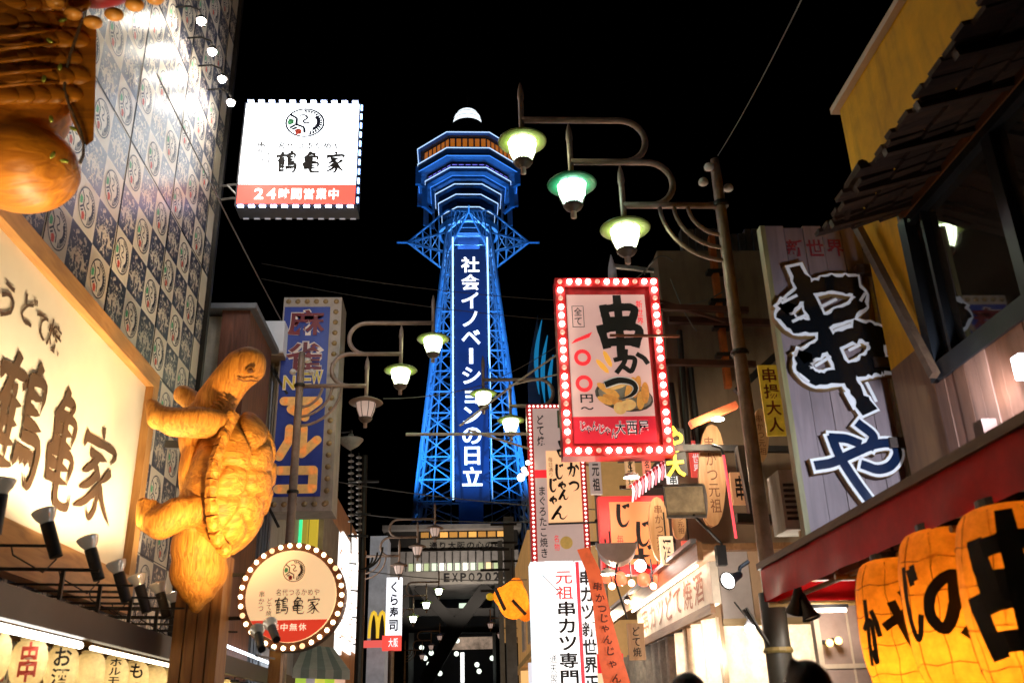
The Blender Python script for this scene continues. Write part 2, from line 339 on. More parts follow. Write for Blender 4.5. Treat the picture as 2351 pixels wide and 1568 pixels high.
for face in range(4):
    ca, sa = [(1, 0), (0, 1), (-1, 0), (0, -1)][face]
    def fp(u, z, d=0.):                                             # u along the face, outwards at thw
        h = thw(z)-d; x, y = u, -h
        return V((TX + x*ca - y*sa, TY + x*sa + y*ca, z))
    m = MB()
    for i in range(len(LV)-1):
        z0, z1 = LV[i], LV[i+1]; zm = (z0+z1)/2; w0, w1, wm = thw(z0), thw(z1), thw(zm)
        if face == 0:
            for s in (-1, 1):
                m.bar(fp(s*w0, z0), fp(s*PW, z0), .22, .22); m.bar(fp(s*wm, zm), fp(s*PW, zm), .16, .16)
                m.bar(fp(s*w0, z0), fp(s*PW, zm), .14, .14); m.bar(fp(s*PW, zm), fp(s*w1, z1), .14, .14)
                m.bar(fp(s*PW, z0), fp(s*wm, zm), .14, .14); m.bar(fp(s*wm, zm), fp(s*PW, z1), .14, .14)
                c = (w0+PW)/2; m.bar(fp(s*c, z0), fp(s*(w1+PW)/2, z1), .12, .12)
        else:
            m.bar(fp(-w0, z0), fp(w0, z0), .3, .3); m.bar(fp(-w0, z0), fp(w1, z1), .2, .2); m.bar(fp(w0, z0), fp(-w1, z1), .2, .2); m.bar(fp(-wm, zm), fp(wm, zm), .16, .16)
    if face == 0:
        for s in (-1, 1): m.bar(fp(s*PW, 26), fp(s*PW, 73), .2, .2)
    stuff(m.build('bracing', M_LAT, tw))
# lift shaft, advertising panel and its lettering
MB().box(TX-1.7, TX+1.7, TY-2, TY+2, 20, 76).build('lift_shaft', pm('shaft_blue', (.02, .03, .07), .5, .3, .5, 0), tw)
pz0, pz1 = PY(1083, 1150, 124.6).z, PY(1075, 572, 124.6).z
PANX = (PY(1044, 700, 124.6).x+PY(1117, 700, 124.6).x)/2
panel = MB().box(PANX-2.35, PANX+2.35, 124.6, 125.0, pz0, pz1).build('advertising_panel', pm('panel_navy', (.012, .02, .055), .5, .3, .4, 0, em=.12, emcol=(.04, .1, .4)), tw)
for zz in (40, 50, 60): MB().bar((PANX, 125.0, zz), (TX, TY-2, zz), .3, .3).build('panel_strut', M_LAT, tw)
FP = Frame((PANX-2.3, 124.6, pz0), (1, 0, 0), (0, 0, 1), 4.6, pz1-pz0)
c0 = (PY(1083, 1118, 124.6).z-pz0)/(pz1-pz0); c1 = (PY(1075, 588, 124.6).z-pz0)/(pz1-pz0)
mb = MB(); S = '社会イノベ|ションの日立'; st = (c1-c0)/12
for i, c in enumerate(S):
    if c == '|': mb.box(PANX-.28, PANX+.28, 124.5, 124.58, FP.at(0, c1-st*(i+.9)).z, FP.at(0, c1-st*(i+.1)).z)
    else: put(mb, c, FP, .2, c1-st*(i+.95), .8, c1-st*(i+.05), .06, .022)
mb.build('lettering', em('tower_letters', (1, 1, 1), 1.4), panel)
for s in (-1, 1): MB().cyl((PANX+s*2.62, 124.4, pz0+.2), (PANX+s*2.62, 124.4, zt(545, 124.4)), .12, n=8).build('light_tube', em('tower_tube', (.45, .72, 1), 1.5), tw)
# observation decks: stacked octagons
def octo(a, z, rot=math.pi/8): r = a/math.cos(math.pi/8); return [V((TX+r*math.cos(rot+k*math.pi/4), TY+r*math.sin(rot+k*math.pi/4), z)) for k in range(8)]
def oct_solid(name, prof, mat, parent=tw):
    m = MB(); m.lathe([(a/math.cos(math.pi/8), z) for a, z in prof], (TX, TY, 0), 8, math.pi/8); return m.build(name, mat, parent)
def ring(a, z, r, mat, name='light_ring'):
    p = octo(a, z); m = MB()
    for k in range(8): m.bar(p[k], p[(k+1) % 8], r, r)
    return m.build(name, mat, tw)
def zc(y, a): return PY(1072, y, TY-a*.414).z
zA, zB, zC, zD, zE, zF, zG = zc(344, 8.1), zc(380, 8), zc(419, 6.8), zc(433, 5.9), zc(447, 5.2), zc(468, 4.7), zc(494, 4.15)
oct_solid('upper_roof', [(3.2, zA+2.6), (7.9, zA+.25), (8.1, zA), (7.2, zA-.3), (3, zA-.3)], M_DECK)
oct_solid('upper_deck', [(7.0, zA-.3), (7.0, zB+.3)], pm('deck_dark', (.03, .03, .05), .4, .2, 1, 0))
oct_solid('deck_floor', [(3, zB+.3), (7.6, zB+.3), (8.0, zB), (8.0, zB-1.4), (7.2, zB-1.5), (7.0, zB-1.5), (3, zB-1.5)], M_DECK)
oct_solid('lower_deck', [(6.4, zB-1.5), (6.4, zC+.2)], pm('deck_dark', (.03, .03, .05), .4, .2, 1, 0))
oct_solid('lower_balcony', [(3, zC+.2), (6.8, zC+.2), (6.8, zC-.6), (6.0, zD+.2), (5.9, zD-.4), (3, zD-.4)], M_DECK)
TERR = pm('terrace_dark', (.03, .045, .075), .5, .2, .8, 0)
oct_solid('terrace', [(3, zD-.4), (5.2, zD-.5), (5.2, zE-.4), (3, zE-.5)], TERR)
oct_solid('terrace', [(3, zE-.5), (4.7, zE-.6), (4.7, zF-.4), (3, zF-.5)], TERR)
oct_solid('terrace', [(3, zF-.5), (4.15, zF-.6), (4.15, zG-.4), (3, zG-.5)], TERR)
oct_solid('neck', [(3.4, zG-.5), (3.5, 73)], pm('neck_blue', (.05, .075, .13), .5, .3, .8, 0))
for a, z, mt in ((8.12, zA, LINE), (8.04, zB+.1, LINE), (8.04, zB-1.35, LINEB), (6.85, zC+.15, LINE), (6.0, zD+.1, LINEB), (5.25, zE, LINE), (4.75, zF, LINE), (4.2, zG, LINE)): ring(a, z, .11, mt)
for k in range(8):                                                 # glazing of both decks
    for a, z0, z1, mt, nm in ((7.02, zB+.5, zA-.5, AMB, 6), (6.42, zC+.8, zB-1.9, PUR, 5)):
        p = octo(a, 0); A, B = p[k], p[(k+1) % 8]
        if (A.y+B.y)/2 > TY+1: continue
        nrm = ((A+B)/2-V((TX, TY, 0))).normalized()
        for j in range(nm):
            P0 = A.lerp(B, (j+.14)/nm)+nrm*.02; P1 = A.lerp(B, (j+.86)/nm)+nrm*.02
            zz = z0+(z1-z0)*(.25 if mt is AMB else .15)
            MB().quad(V((P0.x, P0.y, zz)), V((P1.x, P1.y, zz)), V((P1.x, P1.y, z1)), V((P0.x, P0.y, z1))).build('window', mt, tw)
for k in (0, 3, 4, 7):                                             # hanging blue fins at the side corners
    p = octo(7.9, 0)[k]; q = octo(6.9, 0)[k]; q2 = octo(5.6, 0)[k]
    m = MB().bar(V((p.x, p.y, zB-.4)), V((p.x, p.y, zc(424, 8))), .9, .55); m.bar(V((q.x, q.y, zc(428, 7))), V((q.x, q.y, zc(476, 7))), .8, .5)
    m.bar(V((q2.x, q2.y, zD)), V((q2.x, q2.y, zc(488, 5.6))), .35, .35); m.bar(V((p.x, p.y, zc(422, 8))), V((q.x, q.y, zc(432, 7))), .6, .4)
    m.bar(V((q.x, q.y, zc(474, 7))), V((q2.x, q2.y, zc(490, 5.6))), .5, .4); m.build('corner_fin', M_DECK, tw)
# top: drum, ring and dome
oct_solid('roof_cap', [(3.4, zA+2.5), (3.0, zA+3.6), (2.6, zA+3.6)], M_DECK)
zd = zt(293)
MB().lathe([(2.3, zA+3.4), (2.3, zd-.3), (2.75, zd-.3), (2.75, zd)], (TX, TY, 0), 24).build('drum', pm('deck_dark', (.03, .03, .05), .4, .2, 1, 0), tw)
dh = zt(257)-zd
MB().lathe([(2.45*math.cos(t*math.pi/20)**.6 if t < 10 else .001, zd+dh*math.sin(t*math.pi/20)) for t in range(11)], (TX, TY, 0), 28).build('dome', em('dome_white', (.82, .93, 1), 1.25), tw, True)
for zz in (.33, .62): MB().lathe([(2.47*(1-zz*zz)**.3, zd+dh*zz), (2.47*(1-zz*zz)**.3+.03, zd+dh*zz+.05), (2.47*(1-zz*zz)**.3, zd+dh*zz+.1)], (TX, TY, 0), 28).build('dome_seam', STEEL, tw)
MB().cyl((TX, TY, zt(252)), (TX, TY, zt(205)), .12, .04, 6).build('lightning_rod', DKMETAL, tw)
# four cantilever trusses below the decks
zw = zt(557)
for k in range(4):
    dx, dy = [(1, 0), (0, 1), (-1, 0), (0, -1)][k]; d = V((dx, dy, 0)); t = V((-dy, dx, 0)); c = V((TX, TY, 0))
    tip = c+d*9.6+V((0, 0, zw)); m = MB(); m.bar(tip, c+d*11.3+V((0, 0, zw)), .22, .22)
    roots = [c+d*3.4+t*s*3.3+V((0, 0, zz)) for s in (-1, 1) for zz in (zw+3.9, zw-3.7)]+[c+d*3.4+t*s*3.3+V((0, 0, zw)) for s in (-1, 1)]
    for r in roots: m.bar(r, tip, .22, .22)
    for f in (.2, .42, .62, .8):
        q = [r.lerp(tip, f) for r in roots]; nx = [r.lerp(tip, min(1, f+.2)) for r in roots]
        for a, b in ((0, 2), (1, 3), (0, 4), (4, 1), (2, 5), (5, 3)): m.bar(q[a], q[b], .13, .13)
        for a, b in ((0, 4), (1, 4), (2, 5), (3, 5)): m.bar(q[b], nx[a], .1, .1)
    m.build('cantilever_truss', M_LAT, tw)
m = MB(); hw = 4.6
for s in range(24):
    a0, a1 = s*math.pi/12, (s+1)*math.pi/12
    m.bar((TX+hw*math.cos(a0), TY+hw*math.sin(a0), zw+1.6), (TX+hw*math.cos(a1), TY+hw*math.sin(a1), zw+1.6), .5, .9)
m.build('collar_ring', M_LAT, tw)
BLUE = (.03, .28, .95)
for x, y, z, tx, ty, tz, e, an in ((-12, 108, 28, 1, 126, 44, 58000, 60), (14.5, 108, 28, 1.5, 126, 44, 58000, 60), (-9, 110, 29, 0, 127, 76, 36000, 30), (11.5, 110, 29, 2, 127, 76, 36000, 30), (1.2, 113, 30, 1.2, 127, 84, 9000, 30), (-14, 132, 40, 0, 130, 80, 40000, 50), (16.5, 132, 40, 2, 130, 80, 40000, 50)):
    light('SPOT', (x, y, z), e, BLUE, tw, .8, (tx, ty, tz), an)
for s in (-1, 1): light('POINT', (TX+s*1.5, TY-3.2, 70), 1500, (.15, .45, 1), tw, .5)
for z in (36, 46, 56, 64): light('POINT', (TX, TY-3.6, z), 900, BLUE, tw, .5)
# ================================================================== base building under the tower
BY = 116.
x0, x1 = PY(885, 1260, BY).x, PY(1190, 1260, BY).x
bb = thing('base_building', 'broad grey base building under the blue tower with rows of small lit windows', 'building', ((x0+x1)/2, BY, 0))
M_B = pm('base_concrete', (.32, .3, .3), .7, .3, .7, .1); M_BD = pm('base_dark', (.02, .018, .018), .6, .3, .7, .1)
zy = lambda y: PY(1040, y, BY).z
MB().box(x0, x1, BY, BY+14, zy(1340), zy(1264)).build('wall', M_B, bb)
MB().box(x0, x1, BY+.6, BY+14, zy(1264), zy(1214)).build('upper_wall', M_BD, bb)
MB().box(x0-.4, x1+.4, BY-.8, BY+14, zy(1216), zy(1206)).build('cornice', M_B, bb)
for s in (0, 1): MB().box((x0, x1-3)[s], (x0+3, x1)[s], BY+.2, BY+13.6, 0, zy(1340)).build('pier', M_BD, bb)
for i in range(9):
    a, b = 966+i*22, 966+i*22+18
    MB().box(PY(a, 1225, BY).x, PY(b, 1225, BY).x, BY+.5, BY+.58, zy(1231), zy(1219)).build('window', em('base_amber%d' % (i % 3), (1, .5, .12), (.12, .2, .55)[i % 3] if i < 8 else 1.), bb)
for i in range(12):
    a = 938+i*17.8
    k = (0, 2, 0, 1, 2, 1, 1, 2, 1, 0, 3, 0)[i]
    MB().box(PY(a, 1300, BY).x, PY(a+13.5, 1300, BY).x, BY-.08, BY-.01, zy(1309), zy(1292)).build('window', em('base_pane%d' % k, ((.7, .85, .5), (.8, .95, .75), (1, 1, .85), (1, .75, .4))[k], (.28, .55, 1.1, .7)[k]), bb)
for i in range(13): MB().box(PY(932+i*17.8, 1290, BY).x-.06, PY(932+i*17.8, 1290, BY).x+.06, BY-.12, BY, zy(1310), zy(1266)).build('mullion', M_BD, bb)
Fb = Frame((PY(1016, 1326, BY).x, BY-.12, zy(1338)), (1, 0, 0), (0, 0, 1), PY(1168, 1326, BY).x-PY(1016, 1326, BY).x, zy(1314)-zy(1338))
MB().box(Fb.o.x-4, x1, BY-.1, BY-.03, zy(1341), zy(1311)).build('letter_band', pm('letter_band', (.3, .28, .26), .6, .2, 1, 0), bb)
text_h(Fb, 'EXPO2025', 0, .1, 1, .95, .02, INK, bb, .03)
F2 = Frame((PY(984, 1250, BY).x, BY+.55, zy(1259)), (1, 0, 0), (0, 0, 1), PY(1155, 1250, BY).x-PY(984, 1250, BY).x, zy(1241)-zy(1259))
MB().box(F2.o.x-1, F2.o.x+F2.w+1, BY+.5, BY+.56, F2.o.z-.3, F2.o.z+F2.h+.3).build('letter_band', pm('letter_band2', (.3, .28, .25), .6, .2, 1, 0), bb)
text_h(F2, '通り大阪の心の中', 0, .05, 1, .95, .1, INK, bb, .02)
def strut(p, q, wd): MB().bar(PY(*p, BY+1.5), PY(*q, BY+1.5), wd, wd).build('brace', M_BD, bb)
strut((960, 1345), (1048, 1440), 1.3); strut((1120, 1345), (1048, 1440), 1.5); strut((1060, 1420), (975, 1568), 1.6); strut((900, 1405), (1180, 1405), .9); strut((900, 1445), (1180, 1445), .7); strut((1150, 1440), (1175, 1568), 1.2)
for x in (-6, 0, 6): light('SPOT', (x, BY-9, 13), 2100, (1, .86, .7), bb, .3, (x*.8, BY, 20), 75)  # added floods without fixtures, brightening the dark facade
# dim arcade behind the passage, with a lit ceiling edge and one tall sign
ar = thing('arcade', 'dark shopping arcade behind the base building with a strip of shop light', 'arcade', (TX, BY+30, 0))
MB().box(x0-8, x1+8, BY+30, BY+31, 0, 26).build('wall', M_BD, ar)
MB().box(PY(1020, 1450, BY+22).x, PY(1150, 1450, BY+22).x, BY+22, BY+22.4, PY(1060, 1490, BY+22).z, PY(1060, 1462, BY+22).z).build('shop_front', pm('arcade_front', (.5, .35, .25), .5, .7, .6, 0, em=.5), ar)
MB().box(PY(1057, 1500, BY+20).x, PY(1066, 1500, BY+20).x, BY+20, BY+20.3, PY(1060, 1566, BY+20).z, PY(1060, 1497, BY+20).z).build('lit_sign', em('arcade_sign', (1, 1, .95), 1.2), ar)
MB().box(PY(1054, 1400, BY+20).x, PY(1078, 1400, BY+20).x, BY+20, BY+20.3, PY(1066, 1416, BY+20).z, PY(1066, 1384, BY+20).z).build('window', em('arcade_pane', (.75, .9, .7), .9), ar)
for i, (px, py) in enumerate(((968, 1486), (990, 1498), (976, 1510), (985, 1524), (1050, 1470), (1095, 1525), (1100, 1540), (1048, 1500), (1010, 1545), (1130, 1510))):
    p = PY(px, py, BY+12); MB().ell(p, .32, 8, 6).build('ceiling_lamp', em('arcade_lamp', (.9, 1, .85), 1.3), ar)
# ================================================================== street lamps
POLE = pm('lamp_pole_paint', (.34, .25, .2), .45, .3, 8, .1, metal=.2)
CAPM = pm('lantern_cap', (.10, .07, .05), .5, .3, 12, .1)
def lanmesh():
    return MB().lathe([(.085, -.3), (.12, -.24), (.165, -.12), (.185, 0), (.17, .02)], n=24)
GLOW = {'lit': em('lantern_glass_lit', (.84, 1, .62), 14.), 'teal': em('lantern_glass_teal', (.6, 1, .8), 14.), 'dim': pm('lantern_glass_off', (.62, .52, .48), .35, .1, 4, 0, em=.28, emcol=(.85, .6, .5)), 'far': em('lantern_glass_far', (.9, 1, .75), 8.)}
BRIM = {'lit': pm('brim_lime', (.22, .29, .07), .35, .1, 5, 0), 'teal': pm('brim_teal', (.02, .22, .1), .35, .1, 5, 0), 'dim': pm('brim_bronze', (.2, .14, .1), .4, .2, 5, 0), 'far': pm('brim_lime', (.55, .68, .2))}
PM_ = {}
def lamp_meshes(st):
    if st not in PM_:
        d = {}
        d['lantern'] = lanmesh().mesh('lantern', GLOW[st], True)
        d['brim'] = MB().lathe([(.17, .0), (.30, .005), (.315, .02), (.3, .035), (.2, .085), (.06, .14), (.03, .16)], n=28).mesh('brim', BRIM[st], True)
        d['cap'] = MB().lathe([(.005, -.46), (.012, -.42), (.03, -.4), (.035, -.375), (.1, -.33), (.128, -.285), (.12, -.275), (.09, -.27)], n=20).mesh('cap', CAPM, True)
        m = MB()
        for k in range(1): m.tube([(.19, 0, .01), (.172, 0, -.12), (.126, 0, -.245), (.092, 0, -.3)], .007, 5)
        d['rib'] = m.mesh('rib', CAPM); PM_[st] = d
    return PM_[st]
def arm_mesh():
    m = MB(); r = .042
    xs, zs = (-1.24, -1.87, -2.48), (7.64, 8.28, 8.92)
    A = lambda pts: [(x, 0, z) for x, z in pts]
    rr = (zs[1]-zs[0])/2
    m.tube(A([(0, zs[0]), (xs[0], zs[0])]), r)
    m.tube(A([(xs[1], zs[1]), (-.9, zs[1])] + arc(-.9, zs[0]+rr, rr, 90, -90)[1:] + [(-1.05, zs[0])]), r)
    m.tube(A([(xs[2], zs[2]), (-1.2, zs[2])] + arc(-1.2, zs[1]+rr, rr, 90, -90)[1:] + [(-1.35, zs[1])]), r)
    for k, R in enumerate((.78, .6, .42)):
        m.tube(A([(R*math.cos(math.radians(t))-.02-R if False else -R*math.cos(math.radians(t)), zs[0]-R*1.0*math.sin(math.radians(t))) for t in range(0, 91, 9)]), .027)
    return m.mesh('arm', POLE, True), xs, zs
ARM, LXS, LZS = arm_mesh()
POLEM = MB().tube([(0, 0, 0), (0, 0, 3.5), (0, 0, 8.1), (0, 0, 8.32)], [.1, .085, .065, .055], 14).mesh('pole', POLE, True)
COLLM = MB().lathe([(.1, 0), (.11, .03), (.1, .06)], n=14).mesh('collar', DKMETAL)
RODM = MB().tube([(0, 0, -.62), (0, 0, .5), (0, 0, .55), (0, 0, .68), (0, 0, .8)], [.036, .036, .047, .036, .004], 10).mesh('rod', POLE, True)
INSM = MB().lathe([(.03, -.05), (.06, -.03), (.065, 0), (.045, .04), (.02, .05)], n=10).mesh('insulator', WHITEP, True)
def street_lamp(x, y, dz, states, flip, label, extra=True):
    t = thing('street_lamp', label, 'street lamp', (x, y, dz), 'lantern street lamps along the street')
    t.rotation_euler.z = math.pi if flip else 0
    inst('pole', POLEM, t, (0, 0, 0) if dz > -.01 else (0, 0, 0)); inst('arm', ARM, t); inst('collar', COLLM, t, (0, 0, 5.6)); inst('collar', COLLM, t, (0, 0, 7.62))
    if extra:
        for a, b, c in ((-.1, -.05, 8.18), (-.2, -.06, 7.95), (.14, .03, 7.92)): inst('insulator', INSM, t, (a, b, c))
    for i, s in enumerate(states):
        inst('rod', RODM, t, (LXS[i], 0, LZS[i]-.2)); d = lamp_meshes(s)
        l = inst('lantern', d['lantern'], t, (LXS[i], 0, LZS[i]-.36)); inst('brim', d['brim'], l); inst('cap', d['cap'], l)
        for k in range(8): inst('rib', d['rib'], l, rot=(0, 0, (k+.5)*math.pi/4))
    return t
street_lamp(3.28, 10, 0, ('lit', 'teal', 'lit'), False, 'street lamp nearest the camera with a green middle lantern, in front of black sky')
street_lamp(-3.02, 16.5, 0, ('dim', 'lit', 'lit'), True, 'street lamp whose pole stands in front of the blue vertical sign')
street_lamp(2.98, 20, .12, ('lit', 'lit', 'lit'), False, 'street lamp reaching out behind the red bulb sign towards the blue tower')
street_lamp(-3.45, 33, -.3, ('dim', 'dim', 'dim'), True, 'street lamp with dull unlit lanterns in front of the tower base', False)
street_lamp(-3.65, 47, -.45, ('far', 'far', 'far'), True, 'distant street lamp with three lit lanterns beside the white sushi sign', False)
street_lamp(-4.15, 70, -.55, ('dim', 'dim', 'dim'), True, 'farthest unlit street lamp on the left of the dark passage', False)
street_lamp(4.25, 62, -.6, ('dim', 'dim', 'dim'), False, 'distant unlit street lamp on the right of the dark passage', False)
# ================================================================== crane-and-turtle emblem (flat print)
CREAM = pm('print_cream', (.78, .7, .58), .35, .06, 3, 0, spec=.7)
EGREEN = pm('print_green', (.1, .45, .22), .5, .1, 4, 0); ERED = pm('print_red', (.65, .08, .05), .5, .1, 4, 0)
NAVYI = pm('print_navy', (.012, .016, .045), .45, .1, 4, 0)
EMB = {}
def emblem(back, ink=None, key='a', bold=1.35):
    if key in EMB: return EMB[key]
    ink = ink or NAVYI; F = Frame((0, 0, 0), (1, 0, 0), (0, 0, 1), 1, 1); m = MB()
    def P(x, y, d): return F.at(x, y, d)
    def fan(pts, d): m._a([P(x, y, d) for x, y in pts], [tuple(range(len(pts)))])
    def annulus(r0, r1, d, cx=0, cy=0, a0=0, a1=360, n=36):
        i = arc(cx, cy, r0, a0, a1, n); o = arc(cx, cy, r1, a0, a1, n)
        m._a([P(x, y, d) for x, y in i]+[P(x, y, d) for x, y in o], [(k, n+1+k, n+2+k, k+1) for k in range(n)])
    m.cur = 0; fan(arc(0, 0, 1, 0, 360, 40)[:-1], .001)
    m.cur = 1; annulus(1-.052*bold, 1.0, .004)
    for k in range(15):                                             # feathers of the raised wing
        a = -75+k*11.5; a2 = a+6.7*min(bold, 1.6); rr = .58-.2*math.sin(math.radians(a+20))*0
        pts = [(.88*math.cos(math.radians(a)), .88*math.sin(math.radians(a))), (.88*math.cos(math.radians(a2)), .88*math.sin(math.radians(a2))), (.1+.5*math.cos(math.radians(a2-4)), .08+.5*math.sin(math.radians(a2-4)))]
        fan(pts, .004)
    annulus(.46, .66, .005, .12, .05, -60, 45, 10)
    def stroke(pts, wd, d=.006):
        wd *= bold
        p = spline(pts, 5); n = len(p); L, R_ = [], []
        for i, q in enumerate(p):
            dr = (p[min(i+1, n-1)]-p[max(i-1, 0)]).normalized(); nn = V((-dr.y, dr.x)); L.append(P(*(q+nn*wd/2), d)); R_.append(P(*(q-nn*wd/2), d))
        m._a(L+R_, [(n+i, n+i+1, i+1, i) for i in range(n-1)])
    stroke([(-.3, .5), (-.02, .52), (.1, .32), (-.08, .12), (.02, -.02), (.25, .02)], .055)
    for a, b in (((-.75, .55), (-.42, .3)), ((-.42, .3), (-.42, -.12)), ((-.42, -.12), (-.75, -.38)), ((-.42, -.12), (-.02, -.32)), ((-.02, -.32), (.02, -.7)), ((-.62, -.48), (-.38, -.32))): stroke([a, b], .07)
    m.cur = 2; fan([(-.8, .3), (-.55, .22), (-.55, -.08), (-.82, -.18), (-.88, .05)], .004)
    m.cur = 3; fan([(-.5, -.5), (-.3, -.38), (-.12, -.5), (-.15, -.78), (-.4, -.82)], .004)
    EMB[key] = m.mesh('emblem', [back, ink, EGREEN, ERED]); return EMB[key]
# ================================================================== left restaurant
lb = thing('restaurant_building', 'tall restaurant building clad in crane and turtle checker print, on the left', 'building', (-5.5, 8, 0))
m_, n_, b_ = newmat('checker_print'); L_ = n_.links
ge = n_.nodes.new('ShaderNodeNewGeometry'); sp = n_.nodes.new('ShaderNodeSeparateXYZ'); L_.new(ge.outputs['Position'], sp.inputs[0])
def mth(op, a, b=None):
    q = n_.nodes.new('ShaderNodeMath'); q.operation = op
    for i, x in enumerate((a, b)):
        if x is None: continue
        if isinstance(x, (int, float)): q.inputs[i].default_value = x
        else: L_.new(x, q.inputs[i])
    return q.outputs[0]
CW, CH, CY0, CZ0 = .5525, .575, 8.27-.276, 6.31-.2875
iy = mth('DIVIDE', mth('SUBTRACT', sp.outputs[1], CY0), CW); iz = mth('DIVIDE', mth('SUBTRACT', sp.outputs[2], CZ0), CH)
odd = mth('FLOORED_MODULO', mth('ADD', mth('FLOOR', iy), mth('FLOOR', iz)), 2)
fy = mth('SUBTRACT', mth('FRACT', iy), .5); fz = mth('SUBTRACT', mth('FRACT', iz), .5)
cmb = n_.nodes.new('ShaderNodeCombineXYZ'); L_.new(mth('ABSOLUTE', fy), cmb.inputs[0]); L_.new(fz, cmb.inputs[1])
no = n_.nodes.new('ShaderNodeTexNoise'); no.inputs['Scale'].default_value = 8; no.inputs['Detail'].default_value = 3; no.inputs['Distortion'].default_value = 1.4; L_.new(cmb.outputs[0], no.inputs['Vector'])
r2 = mth('SQRT', mth('ADD', mth('MULTIPLY', fy, fy), mth('MULTIPLY', fz, fz)))
fig = mth('GREATER_THAN', mth('ADD', no.outputs[0], mth('MULTIPLY', mth('SUBTRACT', .25, r2), .45)), .505)
no2 = n_.nodes.new('ShaderNodeTexNoise'); no2.inputs['Scale'].default_value = 14; L_.new(cmb.outputs[0], no2.inputs['Vector'])
fig2 = mth('MULTIPLY', fig, mth('GREATER_THAN', no2.outputs[0], .33))
c1 = n_.nodes.new('ShaderNodeMixRGB'); c1.inputs[1].default_value = (.03, .04, .085, 1); c1.inputs[2].default_value = (.72, .62, .5, 1); L_.new(fig2, c1.inputs[0])
c2 = n_.nodes.new('ShaderNodeMixRGB'); c2.inputs[1].default_value = (.8, .7, .56, 1); L_.new(odd, c2.inputs[0]); L_.new(c1.outputs[0], c2.inputs[2])
st_ = n_.nodes.new('ShaderNodeTexNoise'); st_.inputs['Scale'].default_value = 1.1; st_.inputs['Detail'].default_value = 7
mpw = n_.nodes.new('ShaderNodeMapping'); mpw.inputs['Scale'].default_value = (1, 1.6, .35); L_.new(ge.outputs['Position'], mpw.inputs[0]); L_.new(mpw.outputs[0], st_.inputs['Vector'])
sr_ = n_.nodes.new('ShaderNodeValToRGB'); sr_.color_ramp.elements[0].position = .35; sr_.color_ramp.elements[1].position = .62; sr_.color_ramp.elements[0].color = (.72, .67, .62, 1); L_.new(st_.outputs[0], sr_.inputs[0])
ml_ = n_.nodes.new('ShaderNodeMixRGB'); ml_.blend_type = 'MULTIPLY'; ml_.inputs[0].default_value = .45; L_.new(c2.outputs[0], ml_.inputs[1]); L_.new(sr_.outputs[0], ml_.inputs[2])
L_.new(ml_.outputs[0], b_.inputs['Base Color']); b_.inputs['Roughness'].default_value = .36; b_.inputs['Specular IOR Level'].default_value = 1.
nb = n_.nodes.new('ShaderNodeTexNoise'); nb.inputs['Scale'].default_value = 1.3; L_.new(ge.outputs['Position'], nb.inputs['Vector'])
bp_ = n_.nodes.new('ShaderNodeBump'); bp_.inputs['Strength'].default_value = .12; bp_.inputs['Distance'].default_value = .03; L_.new(nb.outputs[0], bp_.inputs['Height']); L_.new(bp_.outputs[0], b_.inputs['Normal'])
wall = MB().box(-7.5, -4, -1, 13.35, 2.2, 17).build('wall', m_, lb)
MB().box(-7.5, -4.15, -1, 13.3, 0, 2.2).build('shop_front', pm('shop_interior', (.5, .36, .2), .6, .4, 3, .1), lb)
for i in range(-1, 4): MB().box(-4.0, -3.9935, CY0+CW*3*i+.02, CY0+CW*3*i+.03, 2.2, 17).build('panel_joint', DKMETAL, wall)
for k in range(-1, 5): MB().box(-4.0, -3.994, 5.5, 13.35, CZ0+CH*4*k+.02, CZ0+CH*4*k+.028).build('panel_joint', DKMETAL, wall)
em_wall = emblem(CREAM, None, 'wall')
for i in range(-4, 10):
    for k in range(-7, 19):
        if (i+k) % 2 == 0:
            y, z = CY0+CW*(i+.5), CZ0+CH*(k+.5)
            if y > 13.1 or y < 6.2: continue
            if 3.2 < z < 6.0 and y < 11.2: continue               # behind the big signboard
            inst('emblem', em_wall, wall, V((-3.998, y, z))-WL[wall.name], (0, 0, math.pi/2), (.222, .222, .222))
MB().box(-4.1, -3.93, 13.352, 13.45, 2.2, 17).build('corner_trim', DKMETAL, lb)
# four wall lights near the top of the wall
BULBW = em('warm_bulb', (1, .92, .8), 170)
for i, (px, py) in enumerate(((462, 50), (487, 120), (510, 183), (530, 237))):
    p = PX(px, py, -3.62)
    t = thing('wall_light', ('first', 'second', 'third', 'lowest')[i]+' of four small warm lamps on arms along the patterned wall', 'lamp', (-4, p.y, p.z+.2), 'lamps along the patterned wall')
    MB().tube([(-4, p.y, p.z+.25), (-3.8, p.y, p.z+.27), (-3.66, p.y, p.z+.2), (p.x, p.y, p.z+.08)], .014, 6).build('arm', DKMETAL, t, True)
    MB().lathe([(.03, .1), (.06, .06), (.075, .02)], p, 12, caps=False).build('shade', DKMETAL, t); MB().ell(p, .055, 12, 8).build('bulb', BULBW, t, True)
# ------------------------------------------------------------------ ivory signboard
ztop, zbot = 5.66, 3.36
sb = thing('signboard', 'huge ivory signboard with brown brush characters and wooden frame, lit from below', 'sign', (-3.95, 8.5, zbot))
MB().box(-3.99, -3.92, 3.0, 11.06, zbot, ztop).build('board', pm('ivory_board', (.8, .68, .5), .5, .06, 1.5, .03), sb)
FW = wood('frame_wood', (.62, .3, .08), (.42, .18, .04), 2, 'Y', .5, .1); FWZ = wood('frame_wood_upright', (.62, .3, .08), (.42, .18, .04), 2, 'Z', .5, .1)
MB().box(-3.995, -3.82, 3.0, 11.25, ztop, ztop+.2).build('frame_top', FW, sb); MB().box(-3.995, -3.82, 3.0, 11.25, zbot-.42, zbot).build('frame_bottom', FW, sb)
MB().box(-3.995, -3.823, 11.06, 11.25, zbot, ztop).build('frame_side', FWZ, sb)
FB = Frame((-3.92, 3., zbot), (0, 1, 0), (0, 0, 1), 8.06, ztop-zbot)
